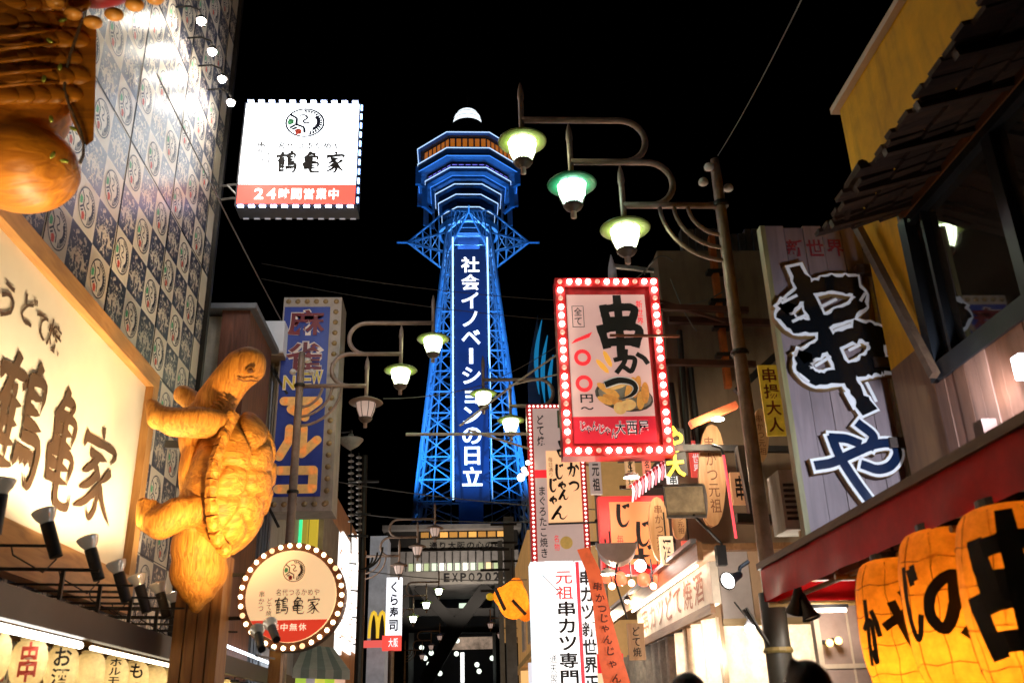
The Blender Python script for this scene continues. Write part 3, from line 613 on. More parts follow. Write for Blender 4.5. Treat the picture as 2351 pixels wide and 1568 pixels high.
def bq(px0, py0, px1, py1):
    a, b = PX(px0, py0, -3.9), PX(px1, py1, -3.9); return (a.y-3)/8.06, (b.z-zbot)/(ztop-zbot), (b.y-3)/8.06, (a.z-zbot)/(ztop-zbot)
BROWN = pm('brush_brown', (.075, .035, .012), .6, .2, 5, 0); DGREEN = pm('brush_green', (.05, .09, .03), .6, .2, 5, 0)
k = MB()
def uu(px, py): p = PX(px, py, -3.9); return (p.y-3)/8.06, (p.z-zbot)/(ztop-zbot)
for ch, xa, xb, ya, yb, wd in (('鶴', -25, 96, (800, 820), 1105, .105), ('亀', 108, 186, (890, 925), 1170, .105), ('家', 190, 280, (985, 1010), 1205, .095)):
    u0 = uu(xa, 1000)[0]; u1 = uu(xb, 1000)[0]; v1 = uu((xa+xb)/2, ya[0])[1]; v0 = uu((xa+xb)/2, yb)[1]
    brush(k, ch, FB, u0, v0, u1, v1, .012, wd, 0, False, .18)
k.build('lettering', BROWN, sb)
k = MB()
for ch, px, py, s in (('う', 20, 690, .34), ('ど', 68, 712, .3), ('て', 98, 748, .27), ('焼', 127, 775, .3), ('つ', -40, 650, .3)):
    u, v = uu(px, py); put(k, ch, FB, u-s/2/8.06, v-s/2/2.3, u+s/2/8.06, v+s/2/2.3, .012, .012, .06)
k.build('lettering', BROWN, sb)
# ------------------------------------------------------------------ canopy fascia with tube light and paper lanterns
cn = thing('shop_canopy', 'dark brown canopy fascia running above the row of cream paper lanterns', 'canopy', (-3, 9, 2.4))
MB().box(-3.08, -3.0, 3.5, 20.5, 2.37, 2.585).build('fascia', pm('fascia_brown', (.028, .018, .02), .5, .3, 3, .05), cn)
MB().box(-4, -3.08, 3.5, 13.3, 2.5, 2.56).build('roof', pm('canopy_roof', (.2, .12, .06), .6, .3, 3, .1), cn)
for i in range(14): MB().box(-4, -3.08, 5+i*.6, 5.05+i*.6, 2.43, 2.5).build('joist', wood('joist_wood', (.4, .22, .08), (.25, .12, .04), 3, 'X'), cn)
MB().cyl((-3.1, 5.2, 2.33), (-3.1, 8.05, 2.33), .028, n=8).build('tube_light', em('tube_white', (1, .95, .82), 9), cn); MB().cyl((-3.1, 8.3, 2.33), (-3.1, 10.6, 2.33), .02, n=8).build('tube_light', em('tube_white2', (1, .85, .6), 4), cn)
LPAP = paper('lantern_paper_cream', (.9, .78, .52), .6)
prof = [(.06, .185), (.085, .175)]+[(.13*math.cos(math.radians(a))**.45+(.004 if j % 2 else 0), .165*math.sin(math.radians(a))) for j, a in enumerate(range(72, -73, -9))]+[(.085, -.175), (.06, -.185)]
LMESH = MB().lathe(list(reversed(prof)), n=22).mesh('paper_body', LPAP, True)
LRING = MB().lathe([(.06, .18), (.07, .185), (.07, .21), (.05, .215)], n=16).mesh('cap_ring', pm('lantern_ring', (.03, .02, .015), .5, .2, 9, 0))
LT = [('ビール', 0), ('串', 1), ('お酒', 0), (None, 0), ('ホルモン', 0), ('もつ', 0), (None, 0), ('串', 0)]
zl = PX(120, 1530, -3.3).z
for i in range(14):
    y = 7.0+i*.62; s = LT[i % 8] if i < 6 else (None, 0)
    lab = {0: 'cream paper lantern at the left edge with black writing', 1: 'cream paper lantern with a red character under the tube light', 2: 'cream paper lantern with two black characters beside the red lettered one', 3: 'blank cream paper lantern fourth from the left', 4: 'cream paper lantern with black katakana right of the blank one', 5: 'cream paper lantern with two hiragana, last lettered one'}.get(i, 'blank cream paper lantern under the canopy, %s from the left edge' % ('seventh', 'eighth', 'ninth', 'tenth', 'eleventh', 'twelfth', 'thirteenth', 'fourteenth', 'fifteenth', 'sixteenth', 'seventeenth', 'eighteenth')[max(0, i-6)])
    t = thing('paper_lantern', lab, 'lantern', (-3.3, y, zl), 'cream paper lanterns under the canopy')
    inst('paper_body', LMESH, t); inst('cap_ring', LRING, t); inst('cap_ring', LRING, t, (0, 0, -.395))
    MB().cyl((-3.3, y, zl+.2), (-3.3, y, 2.5), .006, n=5).build('hanging_cord', BLACK, t)
    if i < 9: light('POINT', (-3.3, y, zl-.02), 1.15, (1, .75, .4), t, .06)
    elif i % 2: light('POINT', (-3.3, y, zl-.02), 2, (1, .75, .4), t, .06)
    if s[0]:
        F = Frame((-3.3+.05, y-.2, zl-.15), (.93, .37, 0), (0, 0, 1), .2, .3); k = MB(); n = len(s[0])
        for j, c in enumerate(s[0]): put(k, c, Frame((-3.4+.005, y-.14, zl-.16), (1, 0, 0), (0, 0, 1), .2, .32), .2 if n > 2 else .1, 1-(j+.95)/n, .8 if n > 2 else .9, 1-(j+.05)/n, 0, .02)
        # wrap the writing onto the paper
        k.v = [((-3.3+math.sin((x+3.3)*6.2+.35)*.139), y-math.cos((x+3.3)*6.2+.35)*.139, z) for x, yy, z in k.v]
        k.build('lettering', ERED if s[1] else INK, t)
# ------------------------------------------------------------------ arm spotlights under the signboard
SPH = MB().cyl((0, 0, -.36), (0, 0, -.05), .055, .06, 14).mesh('housing', BLACK, 'edge')
SPR = MB().lathe([(.05, -.07), (.058, -.03), (.085, .01), (.1, .05), (.104, .07), (.098, .075)], n=20, caps=False).mesh('reflector', pm('par_bulb_glass', (.6, .56, .52), .2, .05, 5, 0, metal=.5, em=.05, emcol=(1, .85, .6)), True)
SPF = MB().lathe([(.001, .08), (.06, .075), (.098, .066)], n=20).mesh('bulb_face', em('par_face', (1, .9, .68), 14), True)
def arm_spot(p, aim, label, wall_x=-4., power=40, arm=True, col=(1, .8, .52), angle=75, sz=.85, group='spotlights on arms under the signboard'):
    t = thing('arm_spotlight', label, 'spotlight', p, group); p = V(p)
    q = (V(aim)-p).to_track_quat('Z', 'Y').to_euler()
    for nm, me in (('housing', SPH), ('reflector', SPR), ('bulb_face', SPF)): inst(nm, me, t, rot=q, scale=(sz,)*3)
    d = (V(aim)-p).normalized(); b = p-d*.22
    if arm:
        MB().bar(b, (wall_x, b.y, b.z+.03), .02, .02).build('arm', BLACK, t)
        MB().tube([b-d*.1, b-d*.14+V((-.1, 0, -.06)), b+V((-.28, 0, -.06)), b+V((-.3, 0, 0))], .006, 5).build('cable', BLACK, t)
    light('SPOT', p+d*.1, power, col, t, .05, aim, angle, .8)
    return t
def hc0(cx, cy): return PY(cx/1.823/1.633, cy/1.823/1.633, 6.2)
ORD = ('first', 'second', 'third', 'fourth', 'fifth', 'sixth', 'seventh', 'eighth', 'ninth')
for i, (px, py) in enumerate(((3, 1120), (105, 1190), (205, 1250), (270, 1305), (318, 1335), (365, 1352), (400, 1372), (432, 1388), (465, 1405))):
    p = PX(px, py, -3.1)
    if i == 0: arm_spot(p, (-3.1, 6.1, 6.6), ORD[i]+' arm spotlight from the left edge, aimed up at the hanging carving', power=170, angle=60, col=(1, .72, .36))
    elif i < 6: arm_spot(p, (-3.95, p.y-.1, 5.2), ORD[i]+' arm spotlight from the left edge, aimed at the ivory signboard', power=115 if i < 5 else 70, angle=115)
    else: arm_spot(p, (-3.9, p.y-.6, 6.2), ORD[i]+' arm spotlight from the left edge, beneath the wooden turtle', power=90, angle=100)
for i, (y_, x_) in enumerate(((5.0, -2.75), (4.2, -2.6))): arm_spot((x_, y_, 3.1), hc0(120, 640-300*i), ('nearer', 'nearest')[i]+' arm spotlight outside the left edge, aimed at the hanging carving', power=85, angle=45, col=(1, .7, .32))  # extra unseen spotlights added to light the hanging carving
for i in range(7):
    y = 7.3+i*.78; k = thing('support_bar', ORD[i]+' bare black bar crossing below the arm spotlights', 'bar', (-3.6, y, 2.8), 'bare black bars')
    MB().bar((-4, y, 2.84), (-2.75, y, 2.80), .018, .018).build('bar', BLACK, k)
    MB().box(-3.03, -3.0, y-.012, y+.012, 2.58, 2.8).build('foot', BLACK, k)
# ------------------------------------------------------------------ wooden turtle on a post
def tc(cx, cy, dy=0.): return PY((480+cx/1.306)/1.633, (1200+cy/1.306)/1.633, 9.3+dy)
tt = thing('turtle_sculpture', 'big carved wooden turtle climbing upwards on a post beside the blue sign', 'sculpture', tc(340, 1380))
CARV = wood('carved_wood', (.92, .4, .05), (.5, .18, .015), 5, 'Z', .65, 1.); CARVS = wood('shell_wood', (.9, .4, .05), (.42, .15, .012), 3.2, 'X', .6, .9)
def remesh(mb, name, mat, parent, vox, it=6):
    o0 = WL[parent.name]; me = mb.mesh('tmp', mat, False, o0); o = bpy.data.objects.new('tmp', me); COL.objects.link(o)
    r = o.modifiers.new('r', 'REMESH'); r.mode = 'VOXEL'; r.voxel_size = vox; s = o.modifiers.new('s', 'SMOOTH'); s.factor = .5; s.iterations = it
    dg = bpy.context.evaluated_depsgraph_get(); dg.update(); out = bpy.data.meshes.new_from_object(o.evaluated_get(dg)); out.name = name
    bpy.data.objects.remove(o); out.materials.clear(); out.materials.append(mat)
    out.polygons.foreach_set('use_smooth', [True]*len(out.polygons)); return inst(name, out, parent)
def chain(mb, pts, rs, k=5):
    P = [V(p) for p in pts]
    for i in range(len(P)-1):
        for j in range(k+1 if i == len(P)-2 else k): t = j/k; mb.ell(P[i].lerp(P[i+1], t), rs[i]+(rs[i+1]-rs[i])*t, 14, 9)
    return mb
b = MB()
chain(b, [tc(400, 500, .1), tc(430, 400, .05), tc(500, 300), tc(560, 235), tc(590, 215)], [.23, .215, .2, .21, .19])
chain(b, [tc(585, 215), tc(608, 195), tc(618, 245)], [.185, .13, .12])
chain(b, [tc(560, 240, -.02), tc(600, 275, -.02)], [.16, .1])                 # jaw
for p, r in ((tc(350, 560, .1), (.2, .32, .36)), (tc(345, 740, .1), (.18, .34, .4)), (tc(345, 950, .1), (.21, .34, .42)), (tc(352, 1110, .1), (.275, .32, .34)), (tc(347, 1230, .1), (.28, .28, .26)), (tc(342, 1310, .08), (.19, .2, .17)), (tc(336, 1375, .05), (.075, .1, .12))): b.ell(p, r, 22, 14)
chain(b, [tc(430, 510, -.3), tc(340, 500, -.42), tc(230, 500, -.45), tc(150, 470, -.42), tc(115, 415, -.4)], [.15, .16, .148, .11, .07])
chain(b, [tc(150, 480, -.42), tc(125, 440, -.42)], [.12, .07])
chain(b, [tc(370, 470, .4), tc(320, 400, .5), tc(270, 365, .52), tc(258, 350, .52)], [.14, .12, .11, .07])
for dz in (0, 22, 44): chain(b, [tc(290, 350+dz, .45), tc(258, 340+dz, .42)], [.05, .035])
chain(b, [tc(330, 930, -.3), tc(240, 950, -.4), tc(160, 1000, -.44), tc(95, 980, -.42), tc(75, 900, -.4)], [.15, .165, .148, .11, .07])
for dx in (0, 28, 55): chain(b, [tc(80+dx, 950, -.44), tc(72+dx*1.1, 880+dx*.2, -.42)], [.055, .035])
remesh(b, 'body', CARV, tt, .028, 5)
# shell: dome with raised plates
seeds = [(-.1, -.75), (.1, -.4), (.15, 0), (.1, .42), (-.1, .75), (-.5, -.55), (-.55, -.1), (-.55, .35), (.6, -.6), (.68, -.15), (.66, .28), (.5, .65), (-.85, 0), (.95, .05)]
c = tc(492, 800, .12); m = MB(); NU, NV = 110, 80; vs = []
ROT = Matrix.Rotation(math.radians(8), 3, 'Y'); rn = random.Random(3); tints = [rn.random() for _ in seeds]
for j in range(NV+1):
    a = -math.pi/2+math.pi*j/NV
    for i in range(NU):
        bb_ = 2*math.pi*i/NU; q = V((math.cos(a)*math.cos(bb_), math.cos(a)*math.sin(bb_), math.sin(a)))
        uvq = ((bb_ if bb_ < math.pi else bb_-2*math.pi)+.55, q.z*1.15)
        ds = sorted(((uvq[0]*.75-s[0])**2+(uvq[1]-s[1])**2)**.5 for s in seeds); e = min(1, (ds[1]-ds[0])/.1)
        f = 1+.085*e-.12*max(0, ds[0]-.1); f += .015*noise.noise(q*4)
        vs.append(c+ROT @ V((q.x*.42*f, q.y*.5*f, q.z*.74*f)))
m._a(vs, [(j*NU+i, j*NU+(i+1) % NU, (j+1)*NU+(i+1) % NU, (j+1)*NU+i) for j in range(NV) for i in range(NU)])
m.build('shell', CARVS, tt, True)
mp = [(520, 455, -.22), (478, 545, -.36), (450, 625, -.45), (425, 690, -.5), (412, 780, -.52), (408, 870, -.52), (412, 955, -.5), (425, 1035, -.44), (450, 1100, -.34), (490, 1140, -.22)]
for i in range(len(mp)-1):
    p, q = tc(*mp[i]), tc(*mp[i+1]); p2, q2 = p.lerp(q, .04), p.lerp(q, .96)
    mm = MB().bar(p2, q2, .1, .07, V((.8, -.6, 0))); mm.ell(p.lerp(q, .5)+V((0, -.02, 0)), (.055, .035, (q-p).length*.44), 12, 8); mm.build('rim_plate', CARVS, tt, 'edge')
for dy in (-.135,):
    e = tc(600, 250, dy-.05); MB().ell(e, (.04, .035, .032), 14, 8).build('eye', wood('eye_wood', (.3, .12, .03), (.15, .05, .01), 2), tt, True)
    MB().tube([e+V((.045*math.cos(a*.7), -.012, .036*math.sin(a*.7))) for a in range(10)], .01, 6).build('eyelid', CARV, tt, True)
MB().tube([tc(636, 300, -.08), tc(605, 296, -.15), tc(565, 300, -.18), tc(535, 285, -.2)], .008, 6).build('mouth_line', wood('eye_wood', (.3, .12, .03), (.15, .05, .01), 2), tt)
for i in range(7):
    f = i/13; p = tc(405+145*f, 470-200*f, -.225+.02*f); MB().tube([p+V((-.09-.02*f, .09, .05)), p+V((0, 0, 0)), p+V((.09, .08, -.08))], .008, 5).build('neck_fold', CARV, tt, True)
k = PY(215/1.63+330, 1010, 9.4)
MB().bar(tc(190, 610, .3), tc(330, 615, .2), .08, .08).build('wall_mount', BLACK, tt)
po = thing('wooden_post', 'square orange-brown timber post carrying the wooden turtle', 'post', (PY(455, 1500, 9.85).x, 9.85, 0))
p0, p1 = PY(405, 1450, 9.85).x, PY(512, 1450, 9.85).x
for i in range(4):
    a = p0+(p1-p0)*i/4; MB().box(a+.006, a+(p1-p0)/4-.006, 9.7+.01*(i % 2), 10.1, 0, 3.35).build('plank', wood('post_wood', (.5, .22, .05), (.28, .1, .02), 2, 'Z', .55, .3), po)

# the same warm lamps that stand beside the round sign throw that light
for i, (px, py) in enumerate(((592, 1452), (622, 1436))):
    p = PY(px, py, 7.2+.3*i); arm_spot(p, tc(430, 640+200*i, 0), ('lower', 'upper')[i]+' white-faced spotlight in front of the round bulb sign', power=400, arm=False, col=(1, .62, .26), angle=60, sz=.55, group='spotlights by the round sign')
    s = thing('spotlight_stay', ('lower', 'upper')[i]+' thin black stay holding a spotlight by the round sign', 'bracket', (p.x, p.y, p.z-.2), 'stays by the round sign')
    MB().bar(p+V((0, 0, -.16)), V((-1.9, 9.97, p.z+.02)), .016, .016).build('bar', BLACK, s)
# ------------------------------------------------------------------ round bulb sign
rc = V((-1.77, 10, 2.945)); RR = .462
rs = thing('round_sign', 'round ivory sign with red lower part and ring of warm bulbs', 'sign', (rc.x, rc.y, 0))
fr = lambda r, y0, y1: MB().cyl((rc.x, y0, rc.z), (rc.x, y1, rc.z), r, n=48)
fr(RR+.085, 9.98, 10.2).build('rim', pm('rim_brown', (.09, .03, .012), .4, .3, 8, .1), rs); 
disc = fr(RR, 9.94, 9.98).build('face', pm('round_face', (.75, .6, .42), .4, .05, 3, 0, em=.62, emcol=(1, .62, .3)), rs)
F = Frame((rc.x-RR, 9.94, rc.z-RR), (1, 0, 0), (0, 0, 1), 2*RR, 2*RR); mb = MB()
pts = [(.5+.498*math.cos(math.radians(a)), .5+.498*math.sin(math.radians(a))) for a in range(212, 329, 4)]
mb._a([F.at(u, v, .003) for u, v in pts], [tuple(range(len(pts)))]); mb.build('red_band', pm('round_red', (.6, .03, .015), .4, .05, 3, 0, em=.6, emcol=(.75, .05, .02)), rs)
text_h(F, '年中無休', .3, .12, .7, .2, .006, em('round_letters', (1, .75, .5), .8), rs, .012)
mb = MB(); [brush(mb, c, F, u, .3, u+.15, .48, .004, .013) for c, u in (('鶴', .33), ('亀', .51), ('家', .68))]; mb.build('lettering', INK, rs)
text_h(F, '名代つるかめや', .33, .5, .82, .57, .004, INK, rs, .0, .05); text_v(F, '串かつ', .15, .33, .21, .56, .004, INK, rs); text_v(F, 'どて焼', .24, .28, .3, .48, .004, INK, rs)
inst('emblem', emblem(pm('round_face', (.75, .6, .42)), pm('emblem_brown', (.07, .04, .02), .6, .1, 5, 0), 'round'), rs, F.at(.52, .77, .004)-WL[rs.name], None, (.115, .6, .115))
BULBM = MB().ell((0, 0, 0), .023, 12, 8).mesh('bulb', em('ring_bulb', (1, .72, .38), 8), True); BULBD = MB().ell((0, 0, 0), .027, 12, 8).mesh('bulb', em('ring_bulb_dim', (1, .6, .3), 1.2), True)
for i in range(34):
    a = 2*math.pi*i/34; inst('bulb', BULBD if i % 8 == 3 else BULBM, rs, V((rc.x+(RR+.056)*math.cos(a), 9.965, rc.z+(RR+.056)*math.sin(a)))-WL[rs.name])
MB().box(rc.x-.19, rc.x-.07, 10.0, 10.15, 0, rc.z-.4).build('post', wood('sign_post_wood', (.4, .2, .05), (.25, .1, .02), 2), rs)
for z in (.24, -.2): MB().bar((rc.x-RR-.02, 10.08, rc.z+z), (rc.x-1.05, 10.08, rc.z+z), .035, .035).build('bracket', DKMETAL, rs)
# ------------------------------------------------------------------ 24 h light-box
x0, x1, z0, z1, sy = -3.60, -1.665, 9.43, 11.43, 13.
s24 = thing('light_box_sign', 'bright white square light box with red lower band and emblem, hung over the street', 'sign', ((x0+x1)/2, sy, z0))
MB().box(x0, x1, sy, sy+.42, z0, z1).build('casing', pm('casing_dark', (.04, .045, .06), .4, .2, 6, 0), s24)
F = Frame((x0+.03, sy-.012, z0+.03), (1, 0, 0), (0, 0, 1), x1-x0-.06, z1-z0-.06)
q = lambda F, u0, v0, u1, v1, d, t=.01: MB().prism([(u0*F.w, v0*F.h), (u1*F.w, v0*F.h), (u1*F.w, v1*F.h), (u0*F.w, v1*F.h)], F.o, F.ux, F.uy, F.n, d-t, d)
q(F, 0, .185, 1, 1, .002).build('white_face', em('lightbox_white', (.93, .97, 1), 3.4), s24)
q(F, 0, 0, 1, .184, .002).build('red_face', em('lightbox_red', (.95, .1, .07), 1.25), s24)
text_h(F, '24時間営業中', .13, .04, .87, .145, .006, em('lightbox_letters', (1, .95, .9), 2.4), s24, .02)
mb = MB(); [brush(mb, c, F, u, .3, u+.17, .5, .006, .05) for c, u in (('鶴', .31), ('亀', .52), ('家', .73))]; mb.build('lettering', INK, s24)
text_h(F, '名代つるかめや', .3, .535, .86, .6, .006, pm('grey_ink', (.03, .028, .03), .6, .1, 5, 0), s24, .035, .06); text_v(F, '串かつ', .13, .4, .2, .61, .006, MATS['grey_ink'], s24, .035); text_v(F, 'どて焼', .21, .32, .28, .51, .006, MATS['grey_ink'], s24, .035)
MB().box(x0+.03, x1-.03, sy+.42, sy+.43, z0+.03, z1-.03).build('added_rear_glow', em('lightbox_rear_glow', (.93, .97, 1), 3.), s24)  # glowing back added out of view to light the building behind
WHITEE = em('lightbox_white', (.93, .97, 1), 3.4)
inst('emblem', emblem(WHITEE, None, 'box', 2.1), s24, F.at(.53, .8, .004)-WL[s24.name], None, (.33, 1, .29))
LEDH = MB().box(-.045, .045, -.02, .02, -.014, .014).mesh('led_strip', em('blue_white_led', (.5, .6, 1), 14)); LEDV = MB().box(-.014, .014, -.02, .02, -.045, .045).mesh('led_strip', em('blue_led', (.25, .45, 1), 6))
LEDD = MB().box(-.045, .045, -.012, .012, -.006, .006).mesh('led_strip', em('dim_led', (.5, .5, .55), .35))
o = WL[s24.name]
for i in range(11):
    x = x0+.1+(x1-x0-.2)*i/10
    for z in (z1+.015, z0-.015): inst('led_strip', LEDH, s24, V((x, sy-.01, z))-o)
    inst('led_strip', LEDD, s24, V((x, sy+.4, z0-.008))-o); inst('led_strip', LEDV, s24, V((x1+.015, sy-.01, z0+.1+(z1-z0-.2)*i/10))-o)
for z in (z0+.5, z0+.24): MB().tube([(-3.9, 13.3, z+.05), (x0-.1, sy+.25, z+.05), (x0+.05, sy+.25, z)], .02, 6).build('bracket', STEEL, s24)
MB().tube([(-3.95, 13.3, z0+.55), (x0-.2, sy+.2, z0+.5), (x0-.02, sy+.2, z0+.3)], .015, 6).build('bracket', STEEL, s24)
# ------------------------------------------------------------------ hanging carving at the top left
def hc(cx, cy, dy=0.): return PY(cx/1.823/1.633, cy/1.823/1.633, 6.2+dy)
hs = thing('hanging_carving', 'dark varnished wooden carving with a round belly, cut off at the top left corner', 'sculpture', hc(150, 1150))
VARN = wood('varnished_wood', (.75, .28, .02), (.4, .13, .01), 1.6, 'X', .42, .5)
b = MB(); b.ell(hc(150, 1150, .1), (.43, .4, .34), 28, 18); b.ell(hc(80, 750, .1), (.46, .4, .4), 24, 14); b.ell(hc(60, 300, .1), (.5, .42, .5), 24, 14); b.ell(hc(40, -250, .1), (.5, .42, .5), 24, 14); b.ell(hc(-50, 1000, .1), (.45, .4, .5), 24, 14)
remesh(b, 'body', VARN, hs, .03, 8)
for r_ in range(6):
    for i in range(5):
        p = hc(-10+i*110+(r_ % 2)*55, 640-r_*125, -.255+.035*i); MB().ell(p, (.17, .05, .095), 16, 10, Matrix.Rotation(.25, 3, 'Y')).build('scale_plate', VARN, hs, True)
for i in range(5): MB().tube([hc(-60, 260+i*85, -.36), hc(170, 235+i*85, -.33), hc(400, 200+i*90, -.18)], .014, 6).build('carved_ridge', VARN, hs, True)
fl = [(560, 160), (660, 120), (655, 500), (640, 960), (575, 1010), (480, 800), (440, 600), (480, 380)]
o_ = hc(0, 0, -.1); mm = MB(); P3 = [hc(x, y, -.12) for x, y in fl]; P4 = [hc(x, y, .1) for x, y in fl]; n = len(fl)
mm._a(P3+P4, [tuple(range(n)), tuple(range(2*n-1, n-1, -1))]+[(i, n+i, n+(i+1) % n, (i+1) % n) for i in range(n)]); mm.build('tail_flap', VARN, hs)
gp = [hc(x, y, -.16) for x, y in ((565, 130), (520, 260), (480, 380), (450, 500), (440, 620), (480, 740), (545, 880), (575, 990), (570, 1060), (545, 1120))]
MB().tube(gp, .013, 6).build('tinsel_cord', pm('tinsel', (.45, .42, .42), .25, .7, 60, .6, metal=.8), hs)
GF = pm('gilt_leaf', (.3, .36, .06), .3, .6, 40, .5, metal=.3)
for x, y in ((430, 140), (340, 280), (300, 540), (350, 815), (440, 1100), (500, 880), (410, 460), (360, 1060)):
    p = hc(x, y, -.39+(x-300)*.0009); MB().ell(p, (.035, .012, .016), 10, 6, Matrix.Rotation(x, 3, 'Y')).build('gilt_leaf', GF, hs, True)
rl = thing('red_ornament', 'red lacquered ornament with a scalloped orange edge above the hanging carving', 'ornament', hc(620, 0, -.1))
b = MB().ell(hc(640, -330, -.1), (.5, .4, .5), 28, 18); b.build('bowl', pm('red_lacquer', (.3, .012, .012), .35, .2, 4, .1), rl, True)
for x, y in ((380, 20), (500, 95), (635, 155), (780, 100), (920, 35), (1060, -10), (1180, -70)):
    MB().ell(hc(x, y, -.24), (.075, .06, .05), 14, 10).build('scallop', pm('orange_lacquer', (.75, .33, .06), .35, .2, 5, 0, em=.0), rl, True)
# ================================================================== blue vertical sign
x0, x1, z0, z1, sy = -3.66, -2.47, 5.53, 10.0, 17.6
mj = thing('vertical_sign', 'tall blue vertical sign with red and cream characters in a white bulb frame', 'sign', ((x0+x1)/2, sy, z0))
MB().box(x0, x1, sy, sy+.75, z0, z1).build('casing', pm('casing_cream', (.5, .42, .36), .5, .2, 4, .1, dirt=.5), mj)
F = Frame((x0+.03, sy, z0+.28), (1, 0, 0), (0, 0, 1), .93, z1-z0-.5)
q(F, 0, 0, 1, 1, .012, .01).build('face', pm('sign_blue', (.03, .055, .3), .4, .25, 2.5, .05, dirt=.4, em=.06, emcol=(.03, .06, .4)), mj)  # unlit sign: emission on face and letters stands in for outside light
CRIM = pm('sign_crimson', (.22, .02, .025), .4, .2, 5, 0); OUTL = pm('sign_outline', (.75, .62, .55), .45, .1, 5, 0, em=.1); YEL = pm('sign_yellow', (.7, .5, .05), .4, .2, 5, 0, em=.12); TAN = pm('sign_tan', (.85, .45, .14), .45, .2, 12, .1, em=.2)
for ch, v0, v1 in (('麻', .83, .985), ('雀', .635, .805)):
    mb = MB(); put(mb, ch, F, .08, v0, .92, v1, .03, .065, 0, True); mb.build('letter_outline', OUTL, mj); mb = MB(); put(mb, ch, F, .1, v0+.006, .9, v1-.006, .04, .018, 0, True); mb.build('lettering', CRIM, mj)
for ch, u in (('N', .08), ('E', .42), ('W', .66)):
    mb = MB(); put(mb, ch, F, u, .535+.05*u, u+.27, .615+.05*u, .03, .05, 0, True); mb.build('letter_outline', OUTL, mj); mb = MB(); put(mb, ch, F, u+.015, .54+.05*u, u+.255, .61+.05*u, .04, .01, 0, True); mb.build('lettering', YEL, mj)
def neon(strokes, v0, v1):
    for wd, d, mt, nm in ((.17, .05, TAN, 'letter_box'), (.11, .056, pm('sign_rust', (.4, .12, .06), .5, .2, 9, 0), 'letter_outline'), (.09, .062, TAN, 'lettering')):
        mb = MB()
        for st in strokes:
            P = [F.at(u, v0+(v1-v0)*v, d) for u, v in st]
            for a, b in zip(P, P[1:]): mb.bar(a, b, wd, .04 if wd > .15 else .004, V((0, -1, 0)))
            for p in P: mb.cyl(p+V((0, .02 if wd > .15 else .002, 0)), p-V((0, .02 if wd > .15 else .002, 0)), wd/2, n=14)
        mb.build(nm, mt, mj)
neon([[(.14, .85), (.86, .85), (.6, .5)], [(.3, .55), (.6, .25)]], .36, .5); neon([[(.3, .95), (.3, .6), (.12, .12)], [(.58, .95), (.58, .2), (.88, .6)]], .175, .345); neon([[(.14, .85), (.84, .85), (.84, .15), (.14, .15)]], .015, .145)
OFFB = MB().lathe([(.05, 0), (.055, .015), (.04, .04), (.001, .055)], n=12, axis=(0, -1, 0)).mesh('bulb', pm('bulb_off', (.42, .28, .13), .25, .3, 20, 0, coat=.5), True)
o = WL[mj.name]
for i in range(19): inst('bulb', OFFB, mj, V((x0+1.08, sy-.005, z1-.1-i*(z1-z0-.25)/18))-o)
for i in range(6):
    for z in (z1-.1, z0+.13):
        if i < 5 or z < 9: inst('bulb', OFFB, mj, V((x0+.1+i*.19, sy-.005, z))-o)
for z in (z0+.6, z1-.9): MB().bar((x0-.6, sy+.4, z), (x0, sy+.4, z), .1, .1).build('bracket', DKMETAL, mj)
# ================================================================== neighbours behind the turtle
nb = thing('narrow_building', 'narrow building with cream wall and dark timber pillar behind the turtle head', 'building', (-4.2, 15.4, 0))
a, b_, c_, top = PY(455, 800, 15.2).x, PY(508, 800, 15.2).x, PY(572, 800, 15.2).x, PY(520, 715, 15.2).z
MB().box(a-1.5, b_, 15.2, 17, 0, top-.1).build('wall', pm('cream_stucco', (.65, .56, .42), .7, .25, 3, .2, dirt=.5), nb)
MB().box(b_, c_, 15.05, 17, 0, top-.05).build('pillar', wood('dark_pillar', (.28, .09, .045), (.15, .05, .025), 2, 'Z'), nb)
MB().box(a-1.5, c_+.12, 14.95, 17.1, top-.05, top+.05).build('cornice', pm('grey_trim', (.16, .16, .17), .5, .2, 4, .1), nb)
gb = thing('corrugated_building', 'grey corrugated metal building with a white box on its corner, left of the blue sign', 'building', (-4, 18.5, 0))
a, b_ = PY(560, 900, 17.9).x, PY(645, 900, 17.9).x; zz = PY(600, 800, 17.9).z
for i in range(14): MB().box(a+(b_-a)*i/14+.008, a+(b_-a)*(i+1)/14-.008, 17.9+.03*(i % 2), 22, 0, zz).build('corrugated_sheet', pm('corrugated', (.4, .4, .42), .5, .25, 3, .1, dirt=.5, stretch=(2, 2, .3)), gb)
MB().box(PY(576, 770, 17.2).x, PY(652, 770, 17.2).x, 17.2, 18.6, PY(610, 806, 17.2).z, PY(610, 737, 17.2).z).build('white_box', pm('box_white', (.62, .6, .62), .5, .1, 2, .05, em=.12), gb)
MB().box(PY(570, 812, 17.3).x, PY(650, 812, 17.3).x, 17.3, 18.7, PY(610, 816, 17.3).z, PY(610, 806.5, 17.3).z).build('ledge', pm('ledge_tan', (.3, .2, .12), .6, .2, 4, .1), gb)
for i, (p, q_) in enumerate((((595, 800), (660, 905)), ((575, 1080), (640, 1210)), ((560, 1260), (600, 1310)))): MB().bar(PY(*p, 17.6), PY(*q_, 17.6), .05, .05).build('stay', DKMETAL, gb)
for px in (604, 628): MB().cyl(PY(px, 830, 17.75), PY(px-12, 1010, 17.75), .035, n=8).build('drain_pipe', STEEL, gb)
